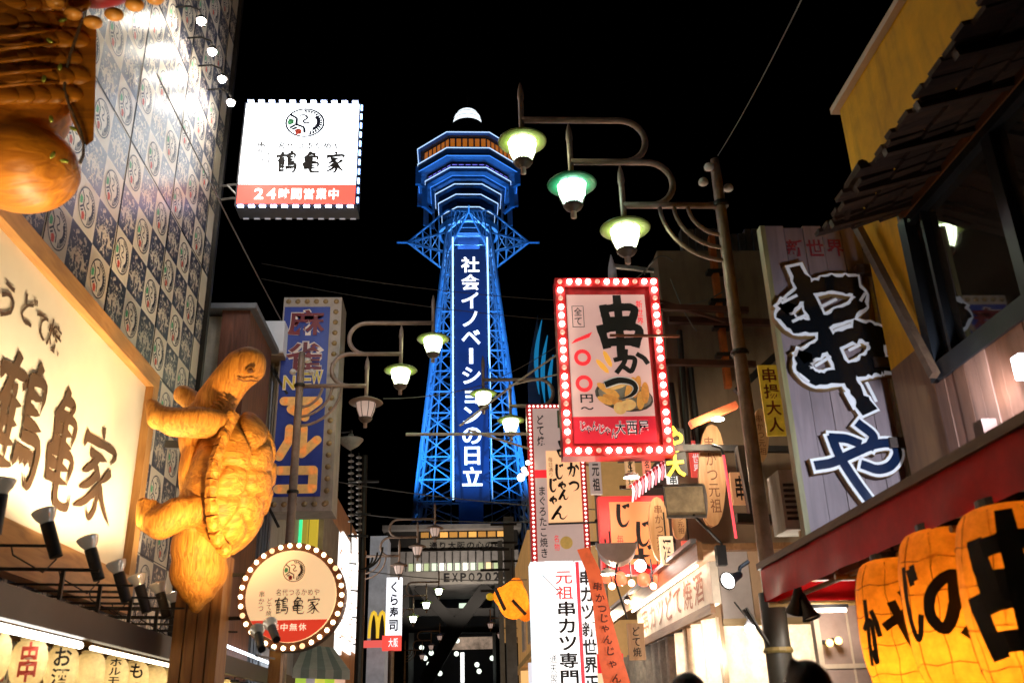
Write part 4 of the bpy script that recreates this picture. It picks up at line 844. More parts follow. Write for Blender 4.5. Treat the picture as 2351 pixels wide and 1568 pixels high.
# ================================================================== lit shop row, left middle distance
def xbox(m, X, px0, px1, py0, py1, dx=.1, ref=None):
    """a slab on a wall plane x = X; pixel columns give its near and far ends, rows its height at the middle"""
    c = (px0+px1)/2; y0, y1 = PX(px0, (py0+py1)/2, X).y, PX(px1, (py0+py1)/2, X).y; z0, z1 = PX(c, py1, X).z, PX(c, py0, X).z
    return m.box(min(X, X+dx), max(X, X+dx), y0, y1, z0, z1)
sr = thing('lit_shop_building', 'shop building with tall glowing white window panes and orange trim behind the round sign', 'building', (-4.5, 26, 0))
MB().box(-9, -3.7, 22.3, 36.5, 0, PX(790, 1170, -3.7).z).build('wall', pm('orange_stucco', (.5, .25, .12), .6, .25, 3, .2, em=.04), sr)
WP = em('shop_pane', (1, .96, .9), 1.5)
for c_, (a, b_) in enumerate(((742, 780), (783, 802), (805, 817), (819, 829))):
    ys = [1195, 1245, 1290, 1330, 1372, 1410, 1450, 1495] if c_ == 0 else [1230, 1275, 1315, 1352, 1390, 1425, 1465, 1500]
    for i in range(7): xbox(MB(), -3.69, a, b_, ys[i]+3, ys[i+1]-3, .06).build('window_pane', WP, sr)
for i, (a, b_, cl, e) in enumerate(((649, 664, (.9, .18, .3), .55), (683, 692, (.05, .8, .3), .9), (693, 704, (.5, .4, .05), .4), (709, 727, (.7, .5, .04), .5))):
    MB().box(PY(a, 1230, 21).x, PY(b_, 1230, 21).x, 21, 21.2, PY(690, 1300, 21).z, PY(690, 1172, 21).z).build('colour_strip', em('strip%d' % i, cl, e), sr)
MB().box(PY(640, 1230, 21.3).x, PY(742, 1230, 21.3).x, 21.3, 24, 0, PY(690, 1165, 21.3).z).build('end_wall', pm('end_wall', (.35, .3, .27), .6, .3, 3, .1), sr)
for i in range(5): MB().bar(PX(800+i*3, 1230+i*62, -3.55), PX(814+i*3, 1232+i*62, -3.3), .05, .05).build('bracket', DKMETAL, sr)
gl = thing('fluorescent_shop', 'shop with rows of cold fluorescent tubes under a dark eave, below the round sign', 'shop', (-3.8, 15, 0))
MB().box(-7, -3.85, 13.6, 21, 2.2, PY(580, 1440, 17).z+.3).build('eave_block', pm('eave_dark', (.05, .05, .055), .6, .3, 3, .1), gl)
for i, (a, b_) in enumerate((((515, 1480), (640, 1530)), ((515, 1500), (640, 1552)), ((560, 1478), (640, 1510)))):
    MB().bar(PX(*a, -3.55-.2*i), PX(*b_, -3.55-.2*i), .05, .03).build('tube_light', em('cold_tube', (.8, .9, 1), 3.5), gl)
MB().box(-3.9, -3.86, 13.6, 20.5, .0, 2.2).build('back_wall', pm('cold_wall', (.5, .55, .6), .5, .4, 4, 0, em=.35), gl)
aw = thing('striped_awning', 'small grey-green striped awning below the round sign', 'awning', PY(720, 1540, 17))
for i in range(7):
    f0, f1 = i/7, (i+1)/7
    T = lambda f: PY(700+65*f, 1478+8*f, 18.2-.2*f); Bo = lambda f: PY(672+132*f, 1535+4*f, 16.4)
    m = MB().quad(T(f0), T(f1), Bo(f1), Bo(f0)); d_ = V((0, .02, -.06)); m.quad(Bo(f0), Bo(f1), Bo(f1)+V((0, 0, -.14)), Bo(f0)+V((0, 0, -.14)))
    m.build('canvas_strip', pm('awning_a', (.2, .26, .23), .7, .2, 6, .1) if i % 2 else pm('awning_b', (.42, .44, .38), .7, .2, 6, .1), aw)
for i, (px, cl) in enumerate(((690, (.5, .7, .08)), (715, (.35, .3, .32)), (735, (.75, .7, .1)), (758, (.45, .65, .05)), (780, (.85, .5, .35)))):
    p = PY(px, 1562, 17); t = tag(MB().box(p.x-.09, p.x+.09, 17, 17.02, p.z-.5, p.z+.09).build('shop_flag', em('flag%d' % i, cl, .55)), ('lime', 'dull mauve', 'yellow', 'olive green', 'salmon')[i]+' cloth flag hanging below the striped awning', 'flag', 'cloth flags below the awning')
# sushi sign, fast-food sign, utility pole
p0, p1 = PY(886, 1400, 40), PY(922, 1400, 40); zt0, zt1, zr = PY(903, 1492, 40).z, PY(903, 1325, 40).z, PY(903, 1458, 40).z
ss = thing('sushi_sign', 'narrow white vertical sign with blue hiragana and a red foot', 'sign', (p0.x, 40, zt0))
F = Frame((p0.x, 40, zr), (1, 0, 0), (0, 0, 1), p1.x-p0.x, zt1-zr)
MB().box(p0.x, p1.x, 40, 40.4, zr, zt1).build('white_face', em('sushi_white', (.92, .94, 1), 1.1), ss); MB().box(p0.x-.12, p1.x, 39.95, 40.35, zt0, zr).build('red_face', em('sushi_red', (.9, .08, .06), .8), ss)
text_v(F, 'くら寿司', .22, .06, .8, .94, .03, pm('sushi_ink', (.02, .02, .09), .6, .1, 5, 0), ss, .03); text_h(Frame((p0.x, 39.9, zt0), (1, 0, 0), (0, 0, 1), p1.x-p0.x, zr-zt0), '大阪', .2, .2, .85, .8, .03, em('sushi_letter', (1, .9, .9), 1.), ss, .02)
MB().cyl((p0.x+.25, 40.2, 0), (p0.x+.25, 40.2, zt0), .12, n=10).build('pole', STEEL, ss)
pg = PY(868, 1425, 44); gs = thing('arches_sign', 'yellow double arch sign on a grey tower beside the sushi sign', 'sign', (pg.x, 44, 0))
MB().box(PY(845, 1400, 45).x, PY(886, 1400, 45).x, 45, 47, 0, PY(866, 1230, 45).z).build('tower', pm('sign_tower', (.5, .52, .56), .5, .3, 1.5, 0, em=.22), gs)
mb = MB()
for s in (-1, 1): mb.tube([(pg.x+s*.19+.19*math.cos(a*math.pi/10), 43.9, pg.z-.75+1.15*math.sin(a*math.pi/10)) for a in range(11)], .065, 8)
mb.build('arches', em('arch_yellow', (1, .65, .05), .6), gs); MB().box(pg.x-.6, pg.x+.7, 43.8, 44.0, pg.z-1.15, pg.z-.85).build('red_bar', em('sushi_red2', (.85, .12, .1), .7), gs)
mb = MB(); mb.box(pg.x-.3, pg.x+.3, 43.98, 44.2, pg.z-.85, pg.z+.25); mb.build('black_back', BLACK, gs)
ub = PY(822, 1568, 24); up = thing('utility_pole', 'slim black utility pole with stacks of cable coils, left of the tower base', 'pole', (ub.x, 24, 0))
pt = PY(838, 1045, 24); MB().tube([(ub.x, 24, 0), (ub.x, 24, 4), (pt.x, 24, pt.z)], [.12, .1, .07], 10).build('shaft', pm('pole_black', (.02, .018, .016), .5, .3, 6, .1), up)
for c_, (px, ya, yb, n) in enumerate(((806, 1045, 1210, 12), (824, 1050, 1230, 13))):
    for i in range(n):
        p = PY(px, ya+(yb-ya)*i/n, 23.8); MB().lathe([(.02, -.03), (.075, -.015), (.08, .01), (.035, .035)], p, 12).build('insulator', pm('insulator_grey', (.3, .27, .25), .3, .3, 9, 0), up)
    a, b_ = PY(px, ya-10, 23.8), PY(px, yb+60, 23.8); MB().cyl(a, b_, .02, n=6).build('rack_rod', DKMETAL, up)
for y_, l in ((1105, 70), (1180, 50), (1230, 45)):
    a, b_ = PY(800, y_, 23.8), PY(800+l, y_, 23.8); MB().bar(a, b_, .05, .05).build('cross_arm', DKMETAL, up)
for R in (.55, .42, .3): MB().tube([(pt.x+R*math.sin(t/10*math.pi/2), 23.8, PY(835, 1310, 24).z+R-R*math.cos(t/10*math.pi/2)) for t in range(11)], .025, 6).build('cable_loop', DKMETAL, up)
a = PY(805, 1015, 22); t = thing('dish_lamp', 'grey dish-shaped lamp hanging right of the blue vertical sign', 'lamp', a)
MB().lathe([(.02, -.2), (.2, -.08), (.3, .04), (.31, .07), (.25, .08), (.1, .1), (.06, .2)], a, 20).build('dish', pm('dish_grey', (.4, .38, .36), .3, .3, 8, .1), t, True); MB().cyl(a+V((0, 0, .18)), a+V((0, 0, .3)), .04, n=8).build('stem', DKMETAL, t)
MB().tube([a+V((0, 0, .28)), a+V((-.5, .4, .35)), (a.x-.75, 22.6, a.z+.2)], .02, 6).build('arm', DKMETAL, t)
light('SPOT', a+V((0, 0, .25)), 45, (1, .8, .6), t, .1, V((-3.0, 17.6, 8.2)), 70)
# ================================================================== yellow building on the right
yb = thing('yellow_building', 'mustard yellow building with shingled eave and dark window on the right', 'building', (5, 5, 0))
MUST = pm('mustard_stucco', (.9, .45, .0), .75, .3, 1.6, .25, dirt=.45)
MB().box(4, 9, -1, 7.9, 5.86, 7.53).build('upper_wall', MUST, yb)
MB().box(4, 9, 7.16, 7.9, 4.6, 5.86).build('corner_wall', MUST, yb)
MB().box(4, 9, 7.16, 7.9, 0, 4.6).build('lower_corner', wood('corner_board', (.36, .19, .08), (.24, .12, .05), 1.2, 'Z', .6, .15), yb)
MB().box(3.93, 9, -1, 7.97, 7.53, 7.6).build('parapet_cap', pm('cap_white', (.65, .52, .42), .5, .1, 4, .05), yb)
MB().box(3.96, 4.0, -1, 7.16, 5.74, 5.9).build('eave_beam', wood('eave_beam', (.3, .11, .03), (.2, .07, .02), 2, 'Y'), yb)
win = MB().box(4.05, 4.07, -1, 7.04, 4.3, 5.72).build('window', glass('dark_window', (.03, .026, .022)), yb)
FRM = pm('window_frame', (.012, .013, .016), .35, .2, 6, .05)
MB().box(3.95, 4.1, 7.04, 7.16, 4.2, 5.73).build('window_jamb', FRM, win); MB().box(3.95, 4.1, -1, 7.04, 4.18, 4.34).build('window_rail', FRM, win); MB().box(3.97, 4.1, -1, 7.04, 5.66, 5.735).build('window_head', FRM, win)
for y, hw_ in ((6.82, .02), (5.72, .06), (4.7, .06)): MB().box(3.98, 4.1, y-hw_, y+hw_, 4.34, 5.66).build('mullion', FRM, win)
PLK = [wood('wall_plank%d' % i, c, tuple(x*.6 for x in c), 1.5, 'Z', .45, .3) for i, c in enumerate(((.28, .12, .075), (.34, .17, .12), (.23, .1, .06)))]
y = 7.15; i = 0
while y > 2.6:
    wd = .15+.05*random.random(); MB().box(3.97+.012*random.random(), 4.2, y-wd+.006, y, 2.6, 4.18).build('plank', random.choice(PLK), yb); y -= wd
# eave: rafters, boards and ragged shingles
SHG = [wood('shingle%d' % i, c, tuple(x*.5 for x in c), 2, 'X', .8, .5) for i, c in enumerate(((.08, .042, .024), (.1, .052, .03), (.06, .03, .02)))]
y = 7.15
while y > 1.8:
    wd = .09+.1*random.random(); o_ = .1*random.random(); z_ = .03*random.random()
    for k_ in range(3):
        xa, xb = 3.24+.27*k_-o_*(k_ == 0), 3.5+.3*k_; za, zb = 5.6+.075*k_+z_, 5.7+.085*k_+z_
        MB().bar((xa, y-wd/2, za), (xb, y-wd/2, zb), wd*.96, .035).build('shingle', random.choice(SHG), yb)
    y -= wd
for i in range(9): MB().bar((3.22, 6.9-i*.55, 5.58), (4, 6.9-i*.55, 5.8), .06, .07).build('rafter', wood('rafter', (.07, .035, .02), (.04, .02, .01), 2, 'X'), yb)
MB().bar(PX(1968, 520, 3.85), PX(2146, 862, 3.9), .07, .07).build('strut', wood('strut_wood', (.16, .09, .05), (.1, .05, .03), 2, 'Y'), yb)
MB().tube([(3.35, 6.95, 5.62), (3.3, 6.6, 5.78), (3.3, 6.3, 5.8)], .05, 8).build('round_tile', SHG[0], yb)
# white floodlight beside the window
p = PX(2345, 842, 3.86); t = thing('wall_floodlight', 'small cold white floodlight at the right edge below the window', 'floodlight', p)
MB().box(p.x-.03, p.x+.04, p.y-.05, p.y+.05, p.z-.08, p.z+.08).build('lens', em('flood_white', (.85, .92, 1), 9), t); MB().box(p.x+.04, 3.97, p.y-.03, p.y+.03, p.z-.03, p.z+.03).build('mount', BLACK, t)
light('SPOT', p+V((-.1, .02, 0)), 190, (.72, .84, 1), t, .08, p+V((-.5, 1.1, -.35)), 150, .9)
p = PX(2262, 985, 3.75); t = thing('small_spotlight', 'small dark box lamp standing on the red awning in front of the planks', 'spotlight', p)
MB().box(p.x-.05, p.x+.06, p.y-.06, p.y+.06, p.z-.09, p.z+.06).build('housing', pm('lamp_brown', (.09, .04, .03), .4, .3, 8, 0), t); MB().cyl(p+V((0, 0, -.1)), p+V((0, 0, -.6)), .015, n=6).build('stem', BLACK, t)
light('SPOT', p+V((.0, 0, .08)), 14, (1, .86, .7), t, .05, V((3.97, p.y+.1, 4.3)), 110)
# ------------------------------------------------------------------ big plank sign
x0, x1, z0, z1, sy = 3.12, 4.1, 2.75, 6.31, 8.2
ps = thing('plank_sign', 'tall weathered plank sign with black brush characters outlined in white', 'sign', ((x0+x1)/2, sy, z0))
PW_ = [wood('sign_plank%d' % i, c, tuple(v*.78 for v in c), 1.6, 'Z', .6, .25) for i, c in enumerate(((.42, .3, .31), (.38, .27, .28), (.45, .32, .32)))]
n = 5
for i in range(n):
    a = x0+(x1-x0)*i/n; MB().box(a+.003, a+(x1-x0)/n-.003, sy+.004*(i % 2), sy+.09, z0, z1-.02*(i % 2)).build('plank', PW_[i % 3], ps)
MB().box(x0-.05, x0, sy-.01, sy+.1, z0, z1).build('side_rail', wood('side_rail', (.45, .38, .16), (.3, .24, .1), 2, 'Z'), ps)
MB().box(x1, x1+.03, sy-.005, sy+.1, z0, z1-.5).build('side_rail', pm('rail_pale', (.5, .55, .62), .4, .3, 5, .1), ps)
F = Frame((x0, sy, z0), (1, 0, 0), (0, 0, 1), x1-x0, z1-z0)
text_h(F, '新世界', .18, .9, .82, .955, .006, pm('worn_red', (.3, .03, .04), .7, .3, 20, 0), ps, .02)
def fit(pxa, pya, pxb, pyb):
    a, b = PY(pxa, pya, sy), PY(pxb, pyb, sy); return (a.x-x0)/(x1-x0), (b.z-z0)/(z1-z0), (b.x-x0)/(x1-x0), (a.z-z0)/(z1-z0)
# characters drawn over the planks: leaning, with skewered boxes
def ck(pts):
    out = []
    for x, y in pts:
        p = PY((2800+x/1.3629)/1.633, (800+y/1.3629)/1.633, sy); out.append(((p.x-x0)/(x1-x0), (p.z-z0)/(z1-z0)))
    return out
BR['K'] = [ck(q_) for q_ in ([(190, 500), (290, 415), (430, 385), (545, 415), (550, 490), (450, 545), (330, 590), (235, 590), (180, 540), (190, 500)], [(280, 750), (390, 690), (530, 640), (630, 660), (640, 740), (560, 800), (440, 850), (340, 860), (272, 810), (280, 750)], [(243, 315), (300, 450), (375, 620), (470, 800), (530, 910), (585, 1000)], [(330, 400), (430, 372), (520, 372)], [(560, 600), (640, 620), (680, 650)], [(560, 820), (640, 800), (680, 795)])]
BR['J'] = [ck(q_) for q_ in ([(350, 1298), (420, 1285), (520, 1240), (630, 1195), (720, 1190), (750, 1240), (715, 1300), (650, 1320), (585, 1300)], [(420, 1165), (455, 1250), (530, 1370), (625, 1500)], [(425, 1160), (490, 1165), (545, 1185)], [(560, 1095), (625, 1150), (610, 1200)])]
WOUT = pm('letter_white', (.8, .78, .8), .4, .05, 5, 0, em=.1); LBOX = pm('letter_side', (.34, .2, .07), .5, .2, 8, 0)
GBLK = pm('gloss_black', (.006, .007, .009), .16, .1, 5, 0, spec=.6); GBLU = pm('gloss_navy', (.008, .02, .06), .14, .2, 5, 0, spec=.7)
def letter(ch, u0, v0, u1, v1, w_in, w_out, mt, rag):
    brush(MB(), ch, F, u0, v0, u1, v1, .075, w_out+.01, .07, True, 0).build('letter_box', LBOX, ps)
    brush(MB(), ch, F, u0, v0, u1, v1, .082, w_out, 0, True, rag*.3).build('letter_outline', WOUT, ps)
    brush(MB(), ch, F, u0, v0, u1, v1, .09, w_in, 0, True, rag).build('lettering', mt, ps)
letter('K', 0, 0, 1, 1, .135, .2, GBLK, .45); letter('J', 0, 0, 1, 1, .085, .14, GBLU, .0)
for a, b in (((215, 575), (285, 540)), ((360, 500), (440, 460)), ((330, 800), (410, 750)), ((500, 720), (560, 690)), ((430, 620), (510, 590)), ((480, 930), (530, 1020)), ((590, 880), (640, 980)), ((160, 480), (240, 440)), ((560, 470), (585, 430)), ((250, 840), (300, 880))):
    (ua, va), (ub, vb) = ck([a, b]); pa, pb = F.at(ua, va, .1), F.at(ub, vb, .1); MB().bar(pa, pb, .03, .004, V((0, -1, 0))).build('letter_highlight', WOUT, ps)
for zz in (5.75, 4.75, 3.95): MB().box(x1-.15, 4.35, sy-.12, sy-.04, zz-.04, zz+.06).build('bracket', wood('bracket_wood', (.12, .07, .05), (.07, .04, .03), 2, 'X'), ps)
# ------------------------------------------------------------------ red awning and orange lanterns
aw = thing('red_awning', 'long red vinyl awning with wooden edge above the orange lanterns', 'awning', (3.4, 6, 2.6))
AX, AY0, AY1, AZ0, AZ1 = 2.8, 2.6, 8.75, 2.64, 2.93
m = MB(); N = 40; R_, C_ = N+1, 5
for i in range(R_):
    y = AY0+(AY1-AY0)*i/N
    for j in range(C_): z = AZ0+(AZ1-AZ0)*j/(C_-1); m.v.append((AX+.018*math.sin(y*6.3+j*.8)*math.sin(y*2.1)*(1-j/4)+.012*noise.noise(V((y*4, z*6, 0))), y, z))
m.f = [(i*C_+j, i*C_+j+1, (i+1)*C_+j+1, (i+1)*C_+j) for i in range(N) for j in range(C_-1)]; m.m = [0]*len(m.f)
RV = pm('red_vinyl', (.66, .008, .01), .5, .3, 3, .12, spec=.2); m.build('valance', RV, aw, True)
MB().quad((AX, AY0, AZ1-.01), (AX, AY1, AZ1-.01), (4, AY1, AZ1+.35), (4, AY0, AZ1+.35)).build('canopy', pm('maroon_vinyl', (.1, .008, .01), .4, .2, 3, .1), aw)
MB().quad((AX, AY1, AZ0), (AX, AY1, AZ1), (4, AY1, AZ1+.34), (4, AY1, AZ0)).build('end_panel', RV, aw)
MB().box(AX-.03, AX+.03, AY0, AY1+.03, AZ1, AZ1+.06).build('edge_board', wood('edge_board', (.22, .12, .05), (.13, .07, .03), 2, 'Y'), aw)
PIPE = pm('pipe_ochre', (.3, .19, .06), .45, .3, 8, .1)
MB().cyl((AX+.12, AY0, 2.62), (AX+.12, AY1, 2.62), .022, n=8).build('pipe', PIPE, aw)
for y in (8.65, 7.0, 5.2): MB().cyl((AX, y, 2.6), (4, y, 2.6), .022, n=8).build('pipe', PIPE, aw)
ORP = paper('lantern_paper_orange', (.95, .45, .07), .72)
prof = [(.12, -.46)]+[(.305*max(.0, math.cos(math.radians(a)))**.28, .46*math.sin(math.radians(a))) for a in range(-80, 81, 8)]+[(.12, .46)]
def orlant(y, dz, rs, ch, extra, lab, pw):
    cx, cz = 2.95, 2.21+dz; t = thing('orange_lantern', lab, 'lantern', (cx, y, cz), 'big orange lanterns under the red awning')
    m = MB(); nn = 40; P = prof
    for j, (r, z) in enumerate(P):
        for i in range(nn):
            a = 2*math.pi*i/nn; q_ = 1+.03*noise.noise(V((math.cos(a)*2, math.sin(a)*2+y*9, z*7)))+.016*abs(math.sin(a*4+y)); m.v.append((cx+r*rs*q_*math.cos(a), y+r*rs*q_*math.sin(a), cz+z*rs))
    m.f = [(j*nn+i, j*nn+(i+1) % nn, (j+1)*nn+(i+1) % nn, (j+1)*nn+i) for j in range(len(P)-1) for i in range(nn)]; m.m = [0]*len(m.f)
    m.build('paper_body', ORP, t, True)
    WIRE = pm('wire_rust', (.2, .07, .015), .6, .2, 10, 0)
    for zz in (-.3, -.12, .08, .27):
        r = .305*math.cos(math.asin(zz/.46))**.28*rs; MB().tube([(cx+r*1.012*math.cos(a*math.pi/14), y+r*1.012*math.sin(a*math.pi/14), cz+zz*rs+.01*math.sin(a*1.7+y*5)) for a in range(29)], .0028, 4).build('hoop', WIRE, t)
    for k_ in range(10):
        a = th_ = k_*math.pi/5+.2+y; MB().tube([(cx+1.012*.305*math.cos(math.asin(zz/.46))**.28*rs*math.cos(a+.03*math.sin(zz*22+k_)), y+1.012*.305*math.cos(math.asin(zz/.46))**.28*rs*math.sin(a+.03*math.sin(zz*22+k_)), cz+zz*rs) for zz in [-.42+.84*j/12 for j in range(13)]], .0026, 4).build('seam', WIRE, t)
    MB().lathe([(.13*rs, .45*rs), (.16*rs, .46*rs), (.16*rs, .5*rs), (.1*rs, .51*rs)], (cx, y, cz), 20).build('cap_ring', BLACK, t)
    MB().cyl((cx, y, cz+.5*rs), (cx, y, 2.66 if cz+.5*rs < 2.64 else cz+.55*rs), .012, n=6).build('hook', BLACK, t)
    light('POINT', (cx, y, cz-.24), pw*.75, (1, .55, .12), t, .1)
    th0 = math.atan2(-y, -cx)                                     # towards the street
    for ch, ds, zz, hw, hh, wd in extra:
        FF = Frame((-hw, 0, -hh), (1, 0, 0), (0, 0, 1), 2*hw, 2*hh); mb = MB(); brush(mb, ch, FF, 0, 0, 1, 1, 0, wd, 0, True, .08); out = []
        for x, dd, z in mb.v:
            h = max(-.44, min(.44, (z+zz)/rs)); r = .305*math.cos(math.asin(h/.46))**.28*rs*1.03+.012-dd; a = th0+(x+ds)/(.305*rs); out.append((cx+r*math.cos(a), y+r*math.sin(a), cz+zz+z))
        mb.v = out; mb.build('lettering', pm('lantern_ink', (.015, .01, .006), .7, .2, 9, 0), t)
orlant(6.3, -.05, .97, '', [('や', .02, .0, .13, .19, .055), ('か', -.22, -.04, .06, .2, .035)], 'orange paper lantern farthest along the awning, brushed with a small hiragana', 15)
orlant(5.56, -.02, 1.02, '', [('の', -.01, .02, .165, .18, .065), ('じ', -.27, .03, .07, .2, .04)], 'middle orange paper lantern with a round black hiragana loop', 15)
orlant(4.82, -.07, 1.08, '', [('串', -.04, .02, .25, .34, .1)], 'nearest orange paper lantern with a thick black skewer character', 15)
# clip spotlights at the far corner of the awning
def clip_spot(p, aim, lab, power, lit, col=(1, .95, .88), r=.075):
    t = thing('clip_spotlight', lab, 'spotlight', p, 'black clip spotlights at the awning corner'); d = (V(aim)-V(p)).normalized()
    MB().lathe([(.03, -.2), (.04, -.12), (.05, -.06), (r, 0), (r+.005, .015), (r-.006, .016)], p, 18, axis=d, caps=False).build('shade', BLACK, t, True)
    MB().lathe([(.001, .008), (r*.6, .006), (r-.008, .002)], p, 18, axis=d).build('bulb_face', em('clip_face', (1, .97, .92), 16) if lit else pm('bulb_dark', (.25, .2, .05), .2, .3, 9, 0), t, True)
    MB().tube([V(p)-d*.18, V(p)-d*.22+V((0, 0, .06)), V(p)-d*.2+V((.1, .02, .12))], .018, 6).build('clamp', BLACK, t)
    if lit: light('SPOT', V(p)+d*.03, power, col, t, .04, aim, 120, .7)
clip_spot(PY(1672, 1332, 8.3), PY(1672, 1332, 8.3)+V((-.55, -.45, -.25)), 'black clip spotlight at the awning corner with its white face turned to the street', 12, True)
clip_spot(PY(1825, 1402, 8.0), PY(1825, 1402, 8.0)+V((-.1, .5, -.9)), 'black clip spotlight below the awning shining straight down', 45, True, (1, .92, .8))
clip_spot(PY(1862, 1416, 7.9), PY(1862, 1416, 7.9)+V((.2, -.2, -.9)), 'switched-off clip spotlight next to the one shining down', 0, False)
# ================================================================== skewer sign with red bulb frame
x0, x1, z0, z1, sy = 1.47, 3.1, 5.24, 8.12, 13.
ks = thing('bulb_sign', 'big skewer restaurant sign in a red frame of glowing white bulbs', 'sign', ((x0+x1)/2, sy, z0))
MB().box(x0, x1, sy+.02, sy+.3, z0, z1).build('casing', REDP, ks)
B_ = .15
for nm, a in (('frame_top', (x0, x1, z1-B_, z1)), ('frame_bottom', (x0, x1, z0, z0+B_))): MB().box(a[0], a[1], sy-.02, sy+.02, a[2], a[3]).build(nm, REDP, ks)
for a in ((x0, x0+B_), (x1-B_, x1)): MB().box(a[0], a[1], sy-.018, sy+.02, z0+B_, z1-B_).build('frame_side', REDP, ks)
F = Frame((x0+B_+.02, sy+.02, z0+B_+.05), (1, 0, 0), (0, 0, 1), x1-x0-2*B_-.1, z1-z0-2*B_-.18)
q = lambda F, u0, v0, u1, v1, d, t=.01: MB().prism([(u0*F.w, v0*F.h), (u1*F.w, v0*F.h), (u1*F.w, v1*F.h), (u0*F.w, v1*F.h)], F.o, F.ux, F.uy, F.n, d-t, d)
q(F, 0, .17, 1, 1, .012).build('face', pm('pink_face', (.5, .37, .34), .5, .05, 3, 0, em=.36, emcol=(.95, .5, .45)), ks)
q(F, 0, 0, 1, .169, .012).build('red_face', pm('red_face', (.6, .015, .03), .45, .08, 3, 0, em=.35, emcol=(.8, .02, .05)), ks)
def pr(pts, d, mt, nm): MB()._a([F.at(u, v, d) for u, v in pts], [tuple(range(len(pts)))]).build(nm, mt, ks)
el = lambda u, v, a, b, r=0, n=20: [(u+a*math.cos(t)*math.cos(r)-b*math.sin(t)*math.sin(r), v+(a*math.cos(t)*math.sin(r)+b*math.sin(t)*math.cos(r))*F.w/F.h) for t in [2*math.pi*i/n for i in range(n)]]
pr(el(.64, .30, .36, .19, -.2), .016, pm('plate_dark', (.12, .1, .1), .4, .2, 5, 0), 'plate_print'); pr(el(.65, .305, .33, .165, -.2), .018, pm('plate_grey', (.45, .4, .38), .4, .2, 5, 0), 'plate_print')
FOOD = [pm('fried_%d' % i, c, .5, .25, 12, 0, em=.3) for i, c in enumerate(((.8, .36, .08), (.7, .28, .06), (.85, .5, .18)))]
for i, (u, v, a, b, r) in enumerate(((.45, .34, .16, .05, -.6), (.52, .27, .16, .05, -.5), (.6, .38, .15, .05, .4), (.72, .35, .16, .05, 1.2), (.8, .36, .15, .05, 1.3), (.68, .24, .1, .07, .2), (.84, .27, .12, .05, 1.4), (.9, .32, .14, .05, 1.5), (.58, .22, .08, .08, 0), (.4, .27, .1, .04, -.5))): pr(el(u, v, a, b, r), .02+.001*i, FOOD[i % 3], 'food_print')
for u, v, r in ((.4, .5, -.9), (.47, .55, -1.2)): pr(el(u, v, .12, .035, r, 8), .02, em('skewer_orange', (.85, .38, .05), .6), 'food_print')
mb = MB(); brush(mb, '串', F, .38, .6, .9, .95, .03, .13, 0, True, .12); brush(mb, 'か', F, .56, .455, .97, .6, .03, .075, 0, True, .05); mb.build('lettering', INK, ks)
mb = MB(); brush(mb, 'つ', F, .42, .27, .82, .43, .034, .12); mb.build('letter_outline', WOUT, ks); mb = MB(); brush(mb, 'つ', F, .42, .27, .82, .43, .04, .085); mb.build('lettering', INK, ks)
PRD = em('price_red', (.75, .02, .03), .75); mb = MB()
mb.prism([(.03*F.w, .655*F.h), (.26*F.w, .7*F.h), (.3*F.w, .735*F.h), (.08*F.w, .685*F.h)], F.o, F.ux, F.uy, F.n, .014, .02)
mb.build('price', PRD, ks)
for v in (.56, .385):
    mb = MB()
    P = [F.at(.16+.105*math.cos(t*math.pi/12), v+.056*math.sin(t*math.pi/12), .02) for t in range(25)]; P2 = [F.at(.16+.06*math.cos(t*math.pi/12), v+.03*math.sin(t*math.pi/12), .02) for t in range(25)]
    mb._a(P+P2, [(i, i+1, 26+i, 25+i) for i in range(24)]); mb.build('price', PRD, ks)
text_v(F, '円〜', .1, .19, .26, .32, .02, INK, ks, .02)
q(F, .06, .77, .21, .92, .016, .003).build('box_outline', INK, ks); q(F, .068, .774, .202, .916, .019, .003).build('box_panel', pm('pink_face', (.8, .68, .64)), ks); text_v(F, '全て', .085, .78, .185, .91, .022, INK, ks, .01)
text_v(F, '新世界', .88, .78, .96, .96, .02, PRD, ks, .01)
WEDGE = em('shop_name_outline', (.95, .75, .72), .6)
mb = MB(); [put(mb, c, F, .07+.075*i, .075-.03*(i > 3)-.02*(i % 2), .15+.075*i, .14-.03*(i > 3)-.02*(i % 2), .02, .05, .05) for i, c in enumerate('じゃんじゃん')]; [put(mb, c, F, .5+.14*i, .05, .63+.14*i, .14, .02, .05) for i, c in enumerate('大西屋')]; mb.build('letter_outline', WEDGE, ks)
mb = MB(); [put(mb, c, F, .07+.075*i, .075-.03*(i > 3)-.02*(i % 2), .15+.075*i, .14-.03*(i > 3)-.02*(i % 2), .024, .01, .05) for i, c in enumerate('じゃんじゃん')]; [put(mb, c, F, .5+.14*i, .05, .63+.14*i, .14, .024, .01) for i, c in enumerate('大西屋')]; mb.build('lettering', INK, ks)
BON = MB().ell((0, 0, 0), .042, 14, 10).mesh('bulb', em('sign_bulb_on', (1, .82, .66), 16), True); BOF = MB().ell((0, 0, 0), .038, 14, 10).mesh('bulb', em('sign_bulb_dim', (1, .3, .22), .95), True)
o = WL[ks.name]; seq = []
for i in range(10): seq.append((x0+B_/2+(x1-x0-B_)*i/10, z1-B_/2))
for i in range(19): seq.append((x1-B_/2, z1-B_/2-(z1-z0-B_)*i/19))
for i in range(10): seq.append((x1-B_/2-(x1-x0-B_)*i/10, z0+B_/2))
for i in range(19): seq.append((x0+B_/2, z0+B_/2+(z1-z0-B_)*i/19))
for i, (x, z) in enumerate(seq): inst('bulb', BOF if i % 4 == 0 else BON, ks, V((x, sy-.045, z))-o)
for zz in (z1-.42, z1-1.35, z0+.15): MB().bar((x1, sy+.18, zz), (4.6, sy+.35, zz+.02), .09, .09).build('bracket', pm('bracket_brown', (.06, .02, .012), .5, .3, 8, .1), ks)
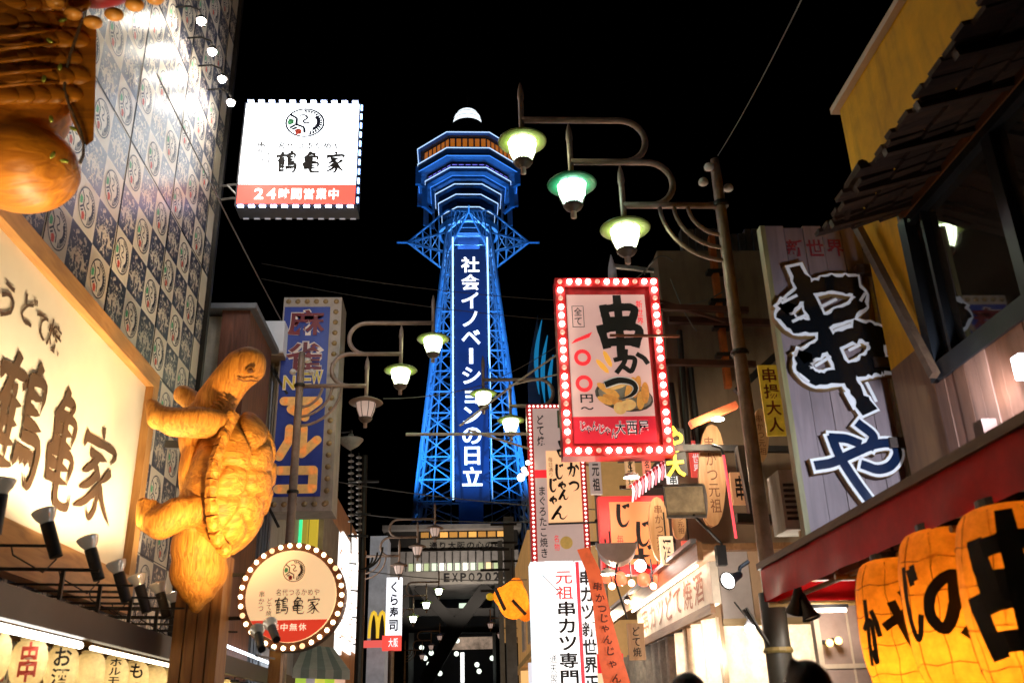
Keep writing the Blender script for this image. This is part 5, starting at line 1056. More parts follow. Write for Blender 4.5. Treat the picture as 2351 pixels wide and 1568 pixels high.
MB().bar((x1, sy+.18, z1-.3), (4.2, sy+.3, z1-.62), .05, .05).build('bracket', MATS['bracket_brown'], ks)
MB().tube([(2.42, sy+.16, z1-.05), (2.42, sy+.16, z1+.28), (2.42, sy+.16, z1+.5)], [.09, .06, .008], 10).build('spike', pm('spike_lilac', (.4, .38, .5), .4, .2, 8, 0), ks)
MB().bar((2.45, sy+.16, z1+.3), (3.1, sy+.2, z1+.24), .06, .06).build('spike_arm', STEEL, ks); MB().bar(PY(1400, 770, 12.9), PY(1560, 772, 12.9), .035, .035).build('front_rod', pm('rod_rust', (.2, .06, .03), .5, .3, 9, .1), ks)
# ================================================================== second red-dotted sign
x0, x1, z0, z1, sy = 1.4, 2.62, 4.5, 8.1, 19.
s2 = thing('dotted_sign', 'narrower sign edged with small red bulbs, half hidden behind the skewer sign', 'sign', ((x0+x1)/2, sy, z0))
MB().box(x0, x1, sy+.02, sy+.25, z0, z1).build('casing', REDP, s2)
F = Frame((x0+.13, sy+.02, z0+.1), (1, 0, 0), (0, 0, 1), x1-x0-.26, z1-z0-.2)
q(F, 0, 0, 1, 1, .012).build('face', pm('greige_face', (.5, .4, .38), .5, .1, 3, 0, em=.3, emcol=(.75, .5, .45)), s2)
q(F, .26, .27, 1.0, .72, .03).build('lit_panel', pm('peach_face', (.8, .55, .35), .5, .05, 3, 0, em=.6, emcol=(1, .55, .26)), s2)
q(F, .55, .87, .95, .985, .02).build('green_panel', pm('green_panel', (.08, .12, .06), .5, .3, 9, 0, em=.1), s2); text_h(F, '串かつ', .58, .89, .92, .965, .03, WEDGE, s2, .02)
text_v(F, 'どて焼', .08, .75, .24, .96, .02, INK, s2, .02); q(F, 0, .55, .26, .6, .016).build('red_patch', PRD, s2); text_v(F, 'まぐろたこ焼き', .06, .06, .22, .5, .02, INK, s2, .01)
mb = MB()
for ch, u, v, w_, h_ in (('串', .5, .66, .4, .14), ('か', .72, .55, .26, .09), ('つ', .74, .46, .22, .07), ('じ', .42, .54, .22, .09), ('ゃ', .5, .47, .16, .05), ('ん', .5, .41, .22, .06), ('じ', .28, .46, .2, .08), ('ゃ', .3, .38, .15, .05), ('ん', .32, .29, .36, .08)): brush(mb, ch, F, u, v, u+w_, v+h_, .045, .05, 0, False, .05)
mb.build('lettering', INK, s2); text_v(F, '毎日通り', .3, .55, .4, .68, .04, pm('brown_ink', (.3, .12, .06), .6, .1, 5, 0), s2)
MB().cyl(F.at(.62, .15, .012), F.at(.62, .15, .02), .13, n=20).build('gold_disc', pm('gold_disc', (.6, .38, .1), .5, .2, 6, 0, em=.25), s2); text_v(F, '名物', .36, .1, .47, .2, .02, PRD, s2)
MB().bar(F.at(.25, .262, .05), F.at(1.35, .268, .05), .06, .03).build('ledge', BLACK, s2)
DOT = MB().ell((0, 0, 0), .026, 8, 6).mesh('bulb', em('dot_bulb', (1, .62, .55), 2.6), True); o = WL[s2.name]
for i in range(40):
    z = z0+.05+(z1-z0-.1)*i/39
    inst('bulb', DOT, s2, V((x0+.065, sy-.0, z))-o); inst('bulb', DOT, s2, V((x1-.065, sy-.0, z))-o)
for i in range(1, 12): inst('bulb', DOT, s2, V((x0+.065+(x1-x0-.13)*i/12, sy, z1-.05))-o)
MB().bar((x1, sy+.1, z1-.6), (4, sy+.1, z1-.6), .08, .08).build('bracket', DKMETAL, s2); MB().bar((x1, sy+.1, z0+.6), (4, sy+.1, z0+.6), .08, .08).build('bracket', DKMETAL, s2)
# ================================================================== white vertical sign
sy = 16.5; x0, x1 = PY(1222, 1420, sy).x, PY(1322, 1420, sy).x; z0, z1 = 1.95, PY(1290, 1288, sy).z
ws = thing('white_sign', 'glowing white vertical sign with red and black characters above the street', 'sign', ((x0+x1)/2, sy, z0))
MB().box(x0, x1, sy, sy+.5, z0, z1).build('casing', em('white_side', (.8, .9, .95), .95), ws)
F = Frame((x0, sy, z0), (1, 0, 0), (0, 0, 1), x1-x0, z1-z0)
q(F, .34, 0, 1, 1, .03).build('face', em('white_front', (1, 1, .98), 1.15), ws)
h = PY(1290, 1568, sy).z; vv = lambda py: (PY(1295, py, sy).z-z0)/(z1-z0)
text_v(F, '元祖', .56, vv(1378), .96, vv(1308), .04, em('sign_red_text', (.8, .06, .06), .7), ws, .015); text_v(F, '串カツ専門店', .58, vv(1618), 1.0, vv(1378), .04, INK, ws, .025); text_v(F, '通天閣', .36, vv(1568), .52, vv(1500), .04, INK, ws)
for pa, pb in (((1245, 1320), (1285, 1360)),): MB().bar(PY(*pa, sy-.06), PY(*pb, sy-.06), .012, .012).build('crease', STEEL, ws)
x2, x3 = PY(1327, 1420, sy+.1).x, PY(1368, 1420, sy+.1).x
wr = thing('red_white_sign', 'narrow white sign with a red stripe and black lettering beside the white vertical sign', 'sign', ((x2+x3)/2, sy+.1, z0))
MB().box(x2, x3, sy+.1, sy+.5, z0, z1+.02).build('face', em('rw_white', (.95, .97, 1), .85), wr); F = Frame((x2, sy+.1, z0), (1, 0, 0), (0, 0, 1), x3-x2, z1-z0)
q(F, 0, 0, .2, 1, .012).build('red_stripe', em('rw_red', (.8, .04, .06), .7), wr); text_v(F, '串カツ新世界正', .2, vv(1590), .95, vv(1305), .02, INK, wr, .03)
# ================================================================== red hiragana sign
sy = 14.6; x0, x1, z0, z1 = PY(1378, 1220, sy).x, PY(1530, 1220, sy).x, PY(1450, 1318, sy).z, PY(1450, 1138, sy).z
rh = thing('hiragana_sign', 'orange sign with red border and big black hiragana under the bulb sign', 'sign', ((x0+x1)/2, sy, z0))
MB().box(x0, x1, sy, sy+.2, z0, z1).build('casing', em('hira_red', (.75, .03, .03), .6), rh); F = Frame((x0, sy, z0), (1, 0, 0), (0, 0, 1), x1-x0, z1-z0)
q(F, .16, .12, 1.0, .92, .015).build('face', em('hira_orange', (1, .3, .1), .6), rh); mb = MB()
for ch, u, v, w_, h_ in (('じ', .22, .6, .26, .28), ('じ', .5, .35, .26, .3), ('ゃ', .7, .2, .25, .25), ('大', .44, .05, .3, .26)): brush(mb, ch, F, u, v, u+w_, v+h_, .03, .06)
mb.build('lettering', INK, rh); text_v(F, '毎日', .24, .2, .34, .5, .02, em('hira_red', (.75, .03, .03), .5), rh)
for i, (px, py) in enumerate(((1404, 1280), (1405, 1345), (1450, 1338), (1500, 1345), (1470, 1298))):
    p = PY(px, py, 13.8); t = thing('hanging_bulb', ('bulb left of the orange hiragana sign', 'lowest left bulb under the hiragana sign', 'middle bulb under the hiragana sign', 'right bulb under the hiragana sign', 'largest round bulb in front of the hiragana sign')[i], 'bulb', p, 'bulbs around the hiragana sign')
    MB().ell(p, .05 if i < 4 else .085, 12, 8).build('globe', em('red_glow_bulb', (1, .3, .16), 18) if i < 4 else em('globe_bulb', (1, .9, .8), 36), t, True); MB().cyl(p+V((0, 0, .04)), p+V((0, .05, .4)), .012, n=6).build('cord', BLACK, t)
for i, (px, py) in enumerate(((1393, 1322), (1424, 1328), (1478, 1330), (1512, 1326))):
    p = PY(px, py, 14.2); t = thing('red_lantern', ('leftmost', 'second', 'third', 'rightmost')[i]+' of four small glowing red lanterns under the hiragana sign', 'lantern', p, 'red lanterns under the hiragana sign')
    MB().lathe([(.04, -.1), (.085, -.07), (.1, 0), (.085, .07), (.04, .1)], p, 16).build('paper_body', em('red_lantern', (1, .12, .05), 1.7), t, True); MB().lathe([(.03, .1), (.045, .1), (.045, .12), (.03, .12)], p, 12).build('cap_ring', BLACK, t); MB().cyl(p+V((0, 0, .11)), p+V((0, 0, .3)), .008, n=5).build('cord', BLACK, t)
for i, (px, py, wd, hh, Y, cl, e, tx, ic, lab) in enumerate(((1448, 1086, 22, 62, 14.4, (.8, .5, .25), .35, 'どて焼', 0, 'small tan hanging tag above the hiragana sign'), (1486, 1076, 18, 44, 14.5, (.85, .2, .12), .6, '名物', 0, 'small orange-red tag above the striped fringe'), (1548, 1128, 26, 90, 14.3, (.9, .9, .85), .8, '串揚げ', 0, 'white vertical banner right of the striped fringe'), (1598, 1052, 26, 80, 14.1, (.75, .08, .06), .6, '新世界', 1, 'red vertical banner beside the largest plaque'), (1532, 1262, 30, 60, 13.2, (1, .75, .45), .7, '酒', 0, 'cream lit box sign above the timber eave'), (1585, 1265, 34, 46, 13.0, (.85, .12, .08), .55, 'ビ', 1, 'red lit box sign behind the timber eave'), (1700, 1120, 40, 70, 12.4, (.7, .35, .15), .3, '串', 0, 'brown box sign behind the lamp post'), (1368, 1095, 26, 74, 15.5, (.55, .45, .4), .35, '元祖', 0, 'greyish hanging sign left of the striped fringe'))):
    c = PY(px, py, Y); k_ = (PY(px+10, py, Y)-c).length/10; W_, H_ = wd*k_, hh*k_*1.05; t = thing('hanging_sign', lab, 'sign', c, 'small signs around the hiragana sign')
    MB().box(c.x-W_/2, c.x+W_/2, Y, Y+.08, c.z-H_/2, c.z+H_/2).build('board', pm('tag_board%d' % i, tuple(v*.7 for v in cl), .5, .15, 6, 0, em=e, emcol=cl), t); text_v(Frame((c.x-W_/2, Y, c.z-H_/2), (1, 0, 0), (0, 0, 1), W_, H_), tx, .18, .06, .82, .94, .006, WEDGE if ic else INK, t, .02); MB().cyl((c.x, Y+.04, c.z+H_/2), (c.x, Y+.04, c.z+H_/2+.35), .012, n=5).build('hanger', BLACK, t)
# dark shop house behind those signs
dh = thing('dark_shop_house', 'dark timber shop house behind the cluster of signs on the right', 'building', (5, 17, 0))
MB().box(3.6, 8, 14.9, 19.3, 0, PY(1550, 1000, 15).z).build('wall', wood('dark_house', (.07, .03, .018), (.03, .012, .008), 1.2, 'Z'), dh)
for i in range(6): MB().bar((2.6, 14.95, 3.9+i*.45), (5.5, 14.95, 3.92+i*.45), .06, .06).build('batten', wood('batten', (.05, .025, .015), (.03, .012, .008), 2, 'X'), dh)
# ================================================================== beige building behind
be = thing('beige_building', 'plain beige building with a dark corrugated parapet behind the lamp post', 'building', (5, 15, 0))
x0, z1 = PY(1520, 700, 14.2).x, PY(1600, 576, 14.2).z
MB().box(x0, 9, 14.2, 14.85, 0, z1).build('wall', pm('beige_stucco', (.2, .145, .1), .8, .2, 1.2, .15, dirt=.4), be)
for i in range(22): MB().box(x0+.55+i*.13, x0+.66+i*.13, 14.5+.02*(i % 2), 14.7, z1, z1+.62-.1*(i > 6 and i < 9)).build('parapet_sheet', pm('parapet_dark', (.07, .055, .045), .5, .3, 5, .1), be)
p, q_ = PY(1632, 545, 13.9), PY(1672, 890, 13.9); m = MB().bar(p, q_, .13, .1); m.build('orange_conduit', pm('conduit_orange', (.4, .1, .02), .5, .4, 7, .1, dirt=.5), be)
for f in (.25, .45, .62, .8): c = p.lerp(q_, f); MB().box(c.x-.15, c.x+.15, 13.8, 13.97, c.z-.03, c.z+.03).build('clamp', DKMETAL, be)
for px, pa, pb in ((1540, 880, 1040), (1585, 845, 1030), (1560, 760, 1020)): MB().cyl(PY(px, pa, 14.05), PY(px+20, pb, 14.05), .05, n=8).build('pipe', DKMETAL, be)
MB().bar(PY(1535, 735, 13.6), PY(1790, 742, 13.6), .1, .1).build('beam', pm('bracket_brown', (.06, .02, .012)), be); MB().bar(PY(1690, 900, 12.5), PY(1800, 800, 12.5), .1, .1).build('beam', BLACK, be); MB().bar(PY(1550, 1028, 13.2), PY(1830, 1032, 13.2), .09, .09).build('beam', BLACK, be)
MB().bar(PY(1700, 1025, 12), PY(1730, 1180, 12), .12, .12).build('beam', BLACK, be); MB().bar(PY(1690, 1190, 12), PY(1840, 1195, 12), .12, .12).build('beam', BLACK, be)
ob = thing('orange_rail', 'orange painted rail with a small white lamp left of the lamp post', 'rail', PY(1620, 960, 12.6))
MB().bar(PY(1585, 975, 12.6), PY(1690, 930, 12.6), .12, .1).build('rail', pm('rail_orange', (.6, .13, .05), .5, .3, 5, .1, em=.06), ob); p = PY(1648, 962, 12.4); MB().ell(p, (.1, .05, .035), 12, 8).build('lamp', em('rail_lamp', (1, .97, .92), 5), ob, True); light('POINT', p+V((0, 0, -.1)), 60, (1, .8, .56), ob, .06)
# yellow strip banner, air-conditioner, strip lamp, plaques
a, b_ = PY(1748, 900, 10.6), PY(1792, 900, 10.6); yb2 = thing('yellow_banner', 'narrow yellow banner with red and black characters behind the plank sign', 'banner', (a.x, 10.6, PY(1770, 975, 10.6).z))
F = Frame((a.x, 10.6, PY(1770, 1000, 10.6).z), (1, 0, 0), (0, 0, 1), b_.x-a.x, PY(1770, 838, 10.6).z-PY(1770, 1000, 10.6).z)
MB().box(a.x, b_.x, 10.6, 10.63, F.o.z, F.o.z+F.h).build('cloth', pm('banner_yellow', (.65, .4, .03), .6, .3, 8, .1, em=.15), yb2); text_v(F, '串揚大人', .12, .03, .9, .97, .008, pm('banner_red', (.25, .03, .02), .6, .3, 9, 0), yb2, .02)
a, b_ = PY(1795, 1145, 9.6), PY(1845, 1145, 9.6); za, zb = PY(1820, 1215, 9.6).z, PY(1815, 1078, 9.6).z; ac = thing('air_conditioner', 'white air conditioner box with a rusty stain beside the plank sign', 'air conditioner', (a.x, 9.6, za))
MB().box(a.x, b_.x+.1, 9.6, 10.0, za, zb).build('casing', pm('ac_white', (.55, .5, .44), .5, .2, 4, .1, dirt=.9), ac)
for i in range(7): MB().box(a.x+.03, a.x+.17, 9.585, 9.602, za+.1+i*.06, za+.13+i*.06).build('grille_slat', DKMETAL, ac)
MB().cyl((b_.x-.02, 9.7, za-.1), (b_.x-.02, 9.7, za+.12), .05, n=10).build('hose', pm('hose_tan', (.45, .3, .18), .6, .2, 8, 0), ac)
sl = thing('red_strip_lamp', 'thin slanted red strip lamp left of the lamp post', 'lamp', PY(1690, 1235, 12.2)); MB().cyl(PY(1661, 1045, 12.2), PY(1690, 1235, 12.2), .018, n=8).build('tube', em('red_tube', (1, .08, .1), 1.2), sl); MB().tube([PY(1661, 1045, 12.2), PY(1655, 1028, 12.25), PY(1635, 1022, 12.3)], .02, 6).build('end_cap', BLACK, sl)
for i, (px, py, wd, hh, ln, Y, e) in enumerate(((1634, 1090, 62, 225, .1, 13.4, 0), (1513, 1215, 46, 140, .0, 13.6, 0), (1560, 1190, 34, 90, .12, 13.7, 0), (1745, 1000, 36, 120, .12, 11.6, 0))):
    c = PY(px, py, Y); sc_ = (PY(px+10, py, Y)-c).length/10; n = 20; W_, H_ = wd*sc_/2, hh*sc_/2*1.05
    t = thing('wooden_plaque', ('largest boat-shaped wooden plaque right of the grey floodlight', 'boat-shaped wooden plaque left below the grey floodlight', 'small tilted wooden plaque under the grey floodlight', 'wooden plaque behind the lower lamp post, beside the yellow banner')[i], 'plaque', c, 'boat-shaped wooden plaques')
    pts = [(W_*math.copysign(abs(math.cos(a))**.8, math.cos(a))+ln*H_*math.sin(a), H_*math.sin(a)) for a in [2*math.pi*k/n for k in range(n)]]
    FF = Frame(c, (1, 0, 0), (0, 0, 1), 1, 1); MB().prism(pts, c, FF.ux, FF.uy, FF.n, -.04, .04).build('board', wood('plaque_wood', (.85, .52, .27), (.65, .34, .15), 2, 'Z', .5, .2), t)
    text_v(Frame(c+V((-W_, -.04, -H_)), (1, 0, 0), (0, 0, 1), 2*W_, 2*H_), '串かつ元祖', .3, .12, .7, .88, .004, pm('plaque_ink', (.16, .05, .02), .6, .2, 9, 0), t)
# grey trough floodlights
def trough(c, wd, r, axis, face, lab, col, Y):
    t = thing('trough_floodlight', lab, 'floodlight', c, 'grey trough floodlights'); ax = V(axis).normalized(); fc = V(face).normalized(); si = ax.cross(fc)
    pts = [(r*math.cos(a), r*.95*math.sin(a)) for a in [math.pi+math.pi*k/10 for k in range(11)]]
    m = MB(); O = [V(c)+ax*s*wd/2+si*x+fc*y for s in (-1, 1) for x, y in pts]; I = [V(c)+ax*s*(wd/2-.02)+si*x*.94+fc*(y*.94) for s in (-1, 1) for x, y in pts]; k = len(pts)
    m._a(O+I, [(i, i+1, k+i+1, k+i) for i in range(k-1)]+[tuple(range(k-1, -1, -1)), tuple(range(k, 2*k))]+[(2*k+i+1, 2*k+i, 3*k+i, 3*k+i+1) for i in range(k-1)]); m.build('reflector', col, t, 'edge')
    MB().bar(V(c)+si*r-ax*wd/2, V(c)+si*r+ax*wd/2, .03, .03).build('rim', STEEL, t); MB().bar(V(c)-si*r-ax*wd/2, V(c)-si*r+ax*wd/2, .03, .03).build('rim', STEEL, t)
    return t
c = PY(1572, 1150, 11.2); t = trough(c, .5, .2, (.85, -.45, -.1), (-.3, -.6, -.35), 'big grey trough floodlight on an arm above the lit shop front', pm('flood_grey', (.6, .55, .5), .4, .3, 5, .1), 11); fl_ = V((-.3, -.6, -.35)).normalized(); ax_ = V((.85, -.45, -.1)).normalized(); sd_ = ax_.cross(fl_); MB().quad(c-ax_*.24-sd_*.18-fl_*.02, c+ax_*.24-sd_*.18-fl_*.02, c+ax_*.24+sd_*.18-fl_*.02, c-ax_*.24+sd_*.18-fl_*.02).build('glass_face', pm('flood_glass', (.5, .36, .2), .15, .4, 7, .05, em=.12), t); MB().tube([c+V((.1, .05, -.16)), PY(1625, 1215, 11.2), PY(1658, 1250, 11.3)], .018, 8).build('arm', DKMETAL, t); MB().box(*[v for a, b in zip(PY(1655, 1275, 11.3)-V((.06, .05, .12)), PY(1655, 1275, 11.3)+V((.06, .05, .12))) for v in (a, b)]).build('clamp', BLACK, t)  # reflected sign light put into the pane's colour and emission
c = PY(1415, 1252, 12.2); t = trough(c, .4, .26, (.15, 1, 0), (0, -.1, 1), 'smaller pinkish trough floodlight in front of the hiragana sign', pm('flood_pink', (.42, .28, .22), .45, .2, 5, .1), 12); MB().tube([c+V((0, 0, -.2)), PY(1412, 1330, 12.2), PY(1440, 1420, 12.3)], .013, 8).build('arm', DKMETAL, t)
for i, (px, py, Y, e) in enumerate(((1450, 1096, 13.3, 26), (1397, 1318, 12.9, 16))):
    p = PY(px, py, Y); t = thing('pan_lamp', ('white pan lamp above the orange hiragana sign', 'small pan lamp left below the hiragana sign')[i], 'lamp', p, 'pan lamps by the hiragana sign')
    MB().lathe([(.02, .08), (.1, .05), (.12, .0)], p, 16, caps=False).build('shade', WHITEP, t, True); MB().lathe([(.001, -.01), (.06, -.006), (.11, .005)], p, 16).build('bulb_face', em('pan_face', (1, .94, .84), 9), t, True); MB().cyl(p+V((0, 0, .07)), p+V((0, .1, .5)), .012, n=6).build('stem', BLACK, t); light('POINT', p+V((0, -.05, -.12)), e, (1, .8, .55), t, .06)
# striped fringe and yellow neon
fr_ = thing('striped_fringe', 'pink and white striped hanging fringe left of the grey floodlight', 'fringe', PY(1490, 1120, 13.9))
for i in range(11):
    p = PY(1452+i*7.5, 1128-i*5.5, 13.9); MB().tube([p+V((0, 0, .12)), p+V((.02, -.01, 0)), p+V((-.01, 0, -.16))], [.02, .024, .012], 6).build('tassel', em('fringe_pink', (1, .25, .32), .75) if i % 2 else em('fringe_white', (1, .85, .85), .95), fr_)
MB().bar(PY(1446, 1118, 13.9), PY(1535, 1055, 13.9), .04, .04).build('rail', REDP, fr_)
yn = thing('yellow_neon', 'small yellow neon characters at the lower right corner of the bulb sign', 'neon sign', PY(1560, 1040, 13.1))
F = Frame(PY(1535, 1090, 13.15), (1, 0, 0), (0, 0, 1), .26, .72); mb = MB(); brush(mb, 'や', F, 0, .52, 1, 1, 0, .05, .02, True); brush(mb, '大', F, .0, 0, .9, .4, 0, .05, .02, True); mb.build('neon_letters', em('neon_yellow', (1, .72, .06), 1.2), yn); MB().box(F.o.x-.02, F.o.x+.3, 13.19, 13.22, F.o.z, F.o.z+.72).build('backing', BLACK, yn)
# ================================================================== lit timber shop front
sf = thing('timber_shop', 'brightly lit timber shop front with clear vinyl curtains, right of the orange streamer', 'shop', (3.6, 15, 0))
EW = wood('eave_timber', (.36, .17, .07), (.22, .09, .03), 2, 'Y', .5, .25)
SX = 3.2
MB().box(SX-.25, SX+1.4, 11.6, 19.5, 3.62, 3.7).build('eave_roof', EW, sf); MB().box(SX-.27, SX-.2, 11.58, 19.5, 3.5, 3.72).build('eave_beam', EW, sf); MB().bar((SX-.3, 11.6, 3.74), (SX-.3, 19.5, 3.74), .08, .05).build('gutter', STEEL, sf)
F = Frame((SX-.1, 16.8, 3.0), (0, -1, 0), (0, 0, 1), 5.0, .5); MB().box(SX-.1, SX, 11.7, 17, 2.98, 3.5).build('name_board', pm('name_board', (.75, .62, .5), .5, .3, 3, .05), sf)
text_h(F, '串カツどて焼酒', .05, .12, .95, .9, .006, pm('board_ink', (.35, .1, .04), .6, .4, 9, 0), sf, .01, .05)
MB().box(SX-.16, SX-.1, 11.65, 17, 2.86, 2.98).build('board_beam', EW, sf)
VIN = paper('clear_vinyl', (.8, .7, .58), .55)
m = MB(); N = 60
for i in range(N+1):
    y = 11.9+(19.2-11.9)*i/N
    for j in range(6): z = 2.85*j/5; m.v.append((SX-.05+.07*math.sin(i*1.3)+.05*noise.noise(V((i*.7, z, 0))), y, z))
m.f = [(i*6+j, (i+1)*6+j, (i+1)*6+j+1, i*6+j+1) for i in range(N) for j in range(5)]; m.m = [0]*len(m.f); m.build('vinyl_curtain', VIN, sf, True)
m = MB(); N = 18
for i in range(N+1):
    x = SX+.02+1.5*i/N
    for j in range(6): z = 2.75*j/5; m.v.append((x, 11.8+.03*math.sin(i*2.1)+.02*noise.noise(V((i*.7, z, 3))), z))
m.f = [(i*6+j, (i+1)*6+j, (i+1)*6+j+1, i*6+j+1) for i in range(N) for j in range(5)]; m.m = [0]*len(m.f); m.build('vinyl_curtain', VIN, sf, True)
for y in (12.4, 13.4, 14.6, 16): MB().box(SX-.08, SX-.02, y, y+.06, 0, 2.86).build('curtain_post', EW, sf)
MB().box(SX, SX+1.6, 11.72, 11.78, 2.72, 2.8).build('lintel', wood('pale_timber', (.6, .42, .22), (.45, .28, .12), 2, 'X'), sf)
for i in range(4): MB().box(SX+.02+i*.4, SX+.41+i*.4, 11.75, 11.85, 2.8, 3.62).build('end_panel', pm('end_panel%d' % (i % 2), ((.4, .33, .3), (.45, .28, .16))[i % 2], .6, .2, 3, .1), sf)
for y, e in ((12.6, 110), (14.2, 110), (16.2, 110)): light('POINT', (SX+.5, y, 2.5), e, (1, .84, .62), sf, .1)
MB().box(SX+1.5, SX+1.6, 11.7, 19.3, 0, 3.6).build('back_wall', pm('shop_back', (.6, .42, .26), .6, .4, 3, .1), sf)
for i, (px, py) in enumerate(((1440, 1375), (1385, 1400), (1352, 1400))):
    p = PX(px, py, SX-.35); t = thing('eave_lamp', ('near', 'middle', 'far')[i]+' small lamp under the timber shop eave', 'lamp', p, 'lamps under the shop eave'); MB().lathe([(.02, .06), (.05, .03), (.06, -.02)], p, 12).build('shade', BLACK, t); MB().ell(p+V((0, 0, -.02)), .045, 10, 7).build('bulb', em('eave_bulb', (1, .85, .65), 12), t, True); light('POINT', p+V((-.05, 0, -.1)), 60, (1, .8, .55), t, .04)
MB().cyl((SX-.24, 11.8, 3.46), (SX-.24, 16.6, 3.46), .02, n=8).build('tube_light', em('added_eave_tube', (1, .88, .7), 11), sf)  # tube added under the eave to brighten the name board
# dark pillar below the awning and panel behind it
pl = thing('awning_pillar', 'dark round pillar below the end of the red awning', 'pillar', (PY(1785, 1480, 9).x, 9, 0)); c = PY(1785, 1480, 9)
MB().tube([(c.x, 9, 0), (c.x, 9, 2.2), (c.x, 9, 2.75)], [.13, .12, .12], 14).build('shaft', pm('pillar_dark', (.035, .03, .022), .5, .3, 6, .1), pl, True); MB().lathe([(.13, 0), (.14, .02), (.13, .05)], (c.x, 9, 2.2), 14).build('band', pm('band_brass', (.25, .18, .06), .4, .3, 6, .1), pl)
for s in (-1, 1): MB().bar((c.x-.3, 8.9+s*.05, 2.6), (c.x-.08, 8.95, 2.25), .02, .02).build('stay', DKMETAL, pl)
hd = thing('hoarding', 'pale sheet hoarding with reflections behind the orange lanterns', 'hoarding', (3.6, 8.8, 0)); MB().box(3.35, 5.2, 8.95, 9.0, 0, PY(1900, 1385, 8.95).z).build('sheet', pm('hoarding_sheet', (.42, .32, .28), .25, .3, 2.5, .2, spec=.7), hd); MB().box(3.3, 3.35, 8.93, 9.02, 0, PY(1900, 1385, 8.95).z).build('edge_post', pm('edge_pale', (.6, .5, .38), .5, .2, 5, 0), hd)
for x_ in (3.62, 3.95, 4.3): MB().box(x_, x_+.02, 8.944, 8.95, 0, PY(1900, 1390, 8.95).z).build('seam_batten', pm('edge_pale', (.6, .5, .38)), hd)
for z_ in (1.2, 2.05): MB().box(3.35, 5.2, 8.938, 8.944, z_, z_+.04).build('cross_batten', pm('edge_pale', (.6, .5, .38)), hd)
for i, (px, py) in enumerate(((1905, 1475), (1925, 1470))):
    p = PY(px, py, 8.8); t = thing('amber_bulb', ('left', 'right')[i]+' one of two small amber bulbs on the pale hoarding', 'bulb', p, 'amber bulbs on the hoarding'); MB().ell(p, .035, 10, 7).build('globe', em('amber_bulb', (1, .55, .15), 5), t, True); MB().cyl(p+V((0, .03, 0)), p+V((0, .15, .02)), .02, n=8).build('socket', BLACK, t)
p = PY(1722, 1442, 10.9); t = thing('bulkhead_lamp', 'bright white lamp glaring in front of the vinyl curtain beside the dark pillar', 'lamp', p)
MB().ell(p, .06, 14, 10).build('globe', em('bulkhead_globe', (1, .96, .9), 20), t, True); MB().lathe([(.02, .1), (.05, .06), (.07, .03)], p, 14, caps=False).build('shade', BLACK, t); MB().cyl(p+V((0, 0, .09)), p+V((0, .5, .35)), .012, n=6).build('stem', BLACK, t)
light('POINT', p+V((-.05, -.12, .02)), 65, (1, .9, .76), t, .08)
p = PY(1905, 1400, 8.5); t = thing('batten_lamp', 'short lamp under the red awning lighting the pale hoarding', 'lamp', p); MB().cyl(p+V((-.15, 0, 0)), p+V((.15, 0, 0)), .018, n=8).build('tube', em('batten_tube', (1, .88, .72), 5), t); MB().box(p.x-.17, p.x+.17, p.y-.02, p.y+.02, p.z+.02, p.z+.05).build('housing', BLACK, t); light('POINT', p+V((0, -.05, -.06)), 18, (1, .85, .7), t, .08)
sy = 11.9; a, b_ = PY(1372, 1530, sy), PY(1432, 1530, sy); zz = PY(1400, 1500, sy).z
pp = thing('poster_board', 'small cream poster board with red top at the bottom beside the streamer', 'poster', (a.x, sy, 1.2)); F = Frame((a.x, sy, 1.2), (1, 0, 0), (0, 0, 1), b_.x-a.x, zz-1.2)
MB().box(a.x, b_.x, sy, sy+.05, 1.2, zz).build('board', em('poster_cream', (.95, .72, .42), .6), pp); q(F, 0, .82, 1, 1, .008).build('red_top', PRD, pp); text_v(F, '串かつ百円', .3, .1, .7, .8, .01, INK, pp, .01); MB().box(a.x+.1, a.x+.14, sy+.05, sy+.09, 0, 1.3).build('leg', DKMETAL, pp)
sy = 12.6; a, b_ = PY(1442, 1470, sy), PY(1480, 1470, sy); sb3 = thing('menu_plank', 'narrow wooden menu plank left of the shop curtain', 'plank', (a.x, sy, PY(1460, 1520, sy).z)); F = Frame((a.x, sy, PY(1460, 1515, sy).z), (1, 0, 0), (0, 0, 1), b_.x-a.x, PY(1460, 1430, sy).z-PY(1460, 1515, sy).z)
MB().box(a.x, b_.x, sy, sy+.04, F.o.z, F.o.z+F.h).build('board', MATS['plaque_wood'], sb3); text_v(F, 'どて焼', .25, .08, .75, .92, .006, INK, sb3, .01)
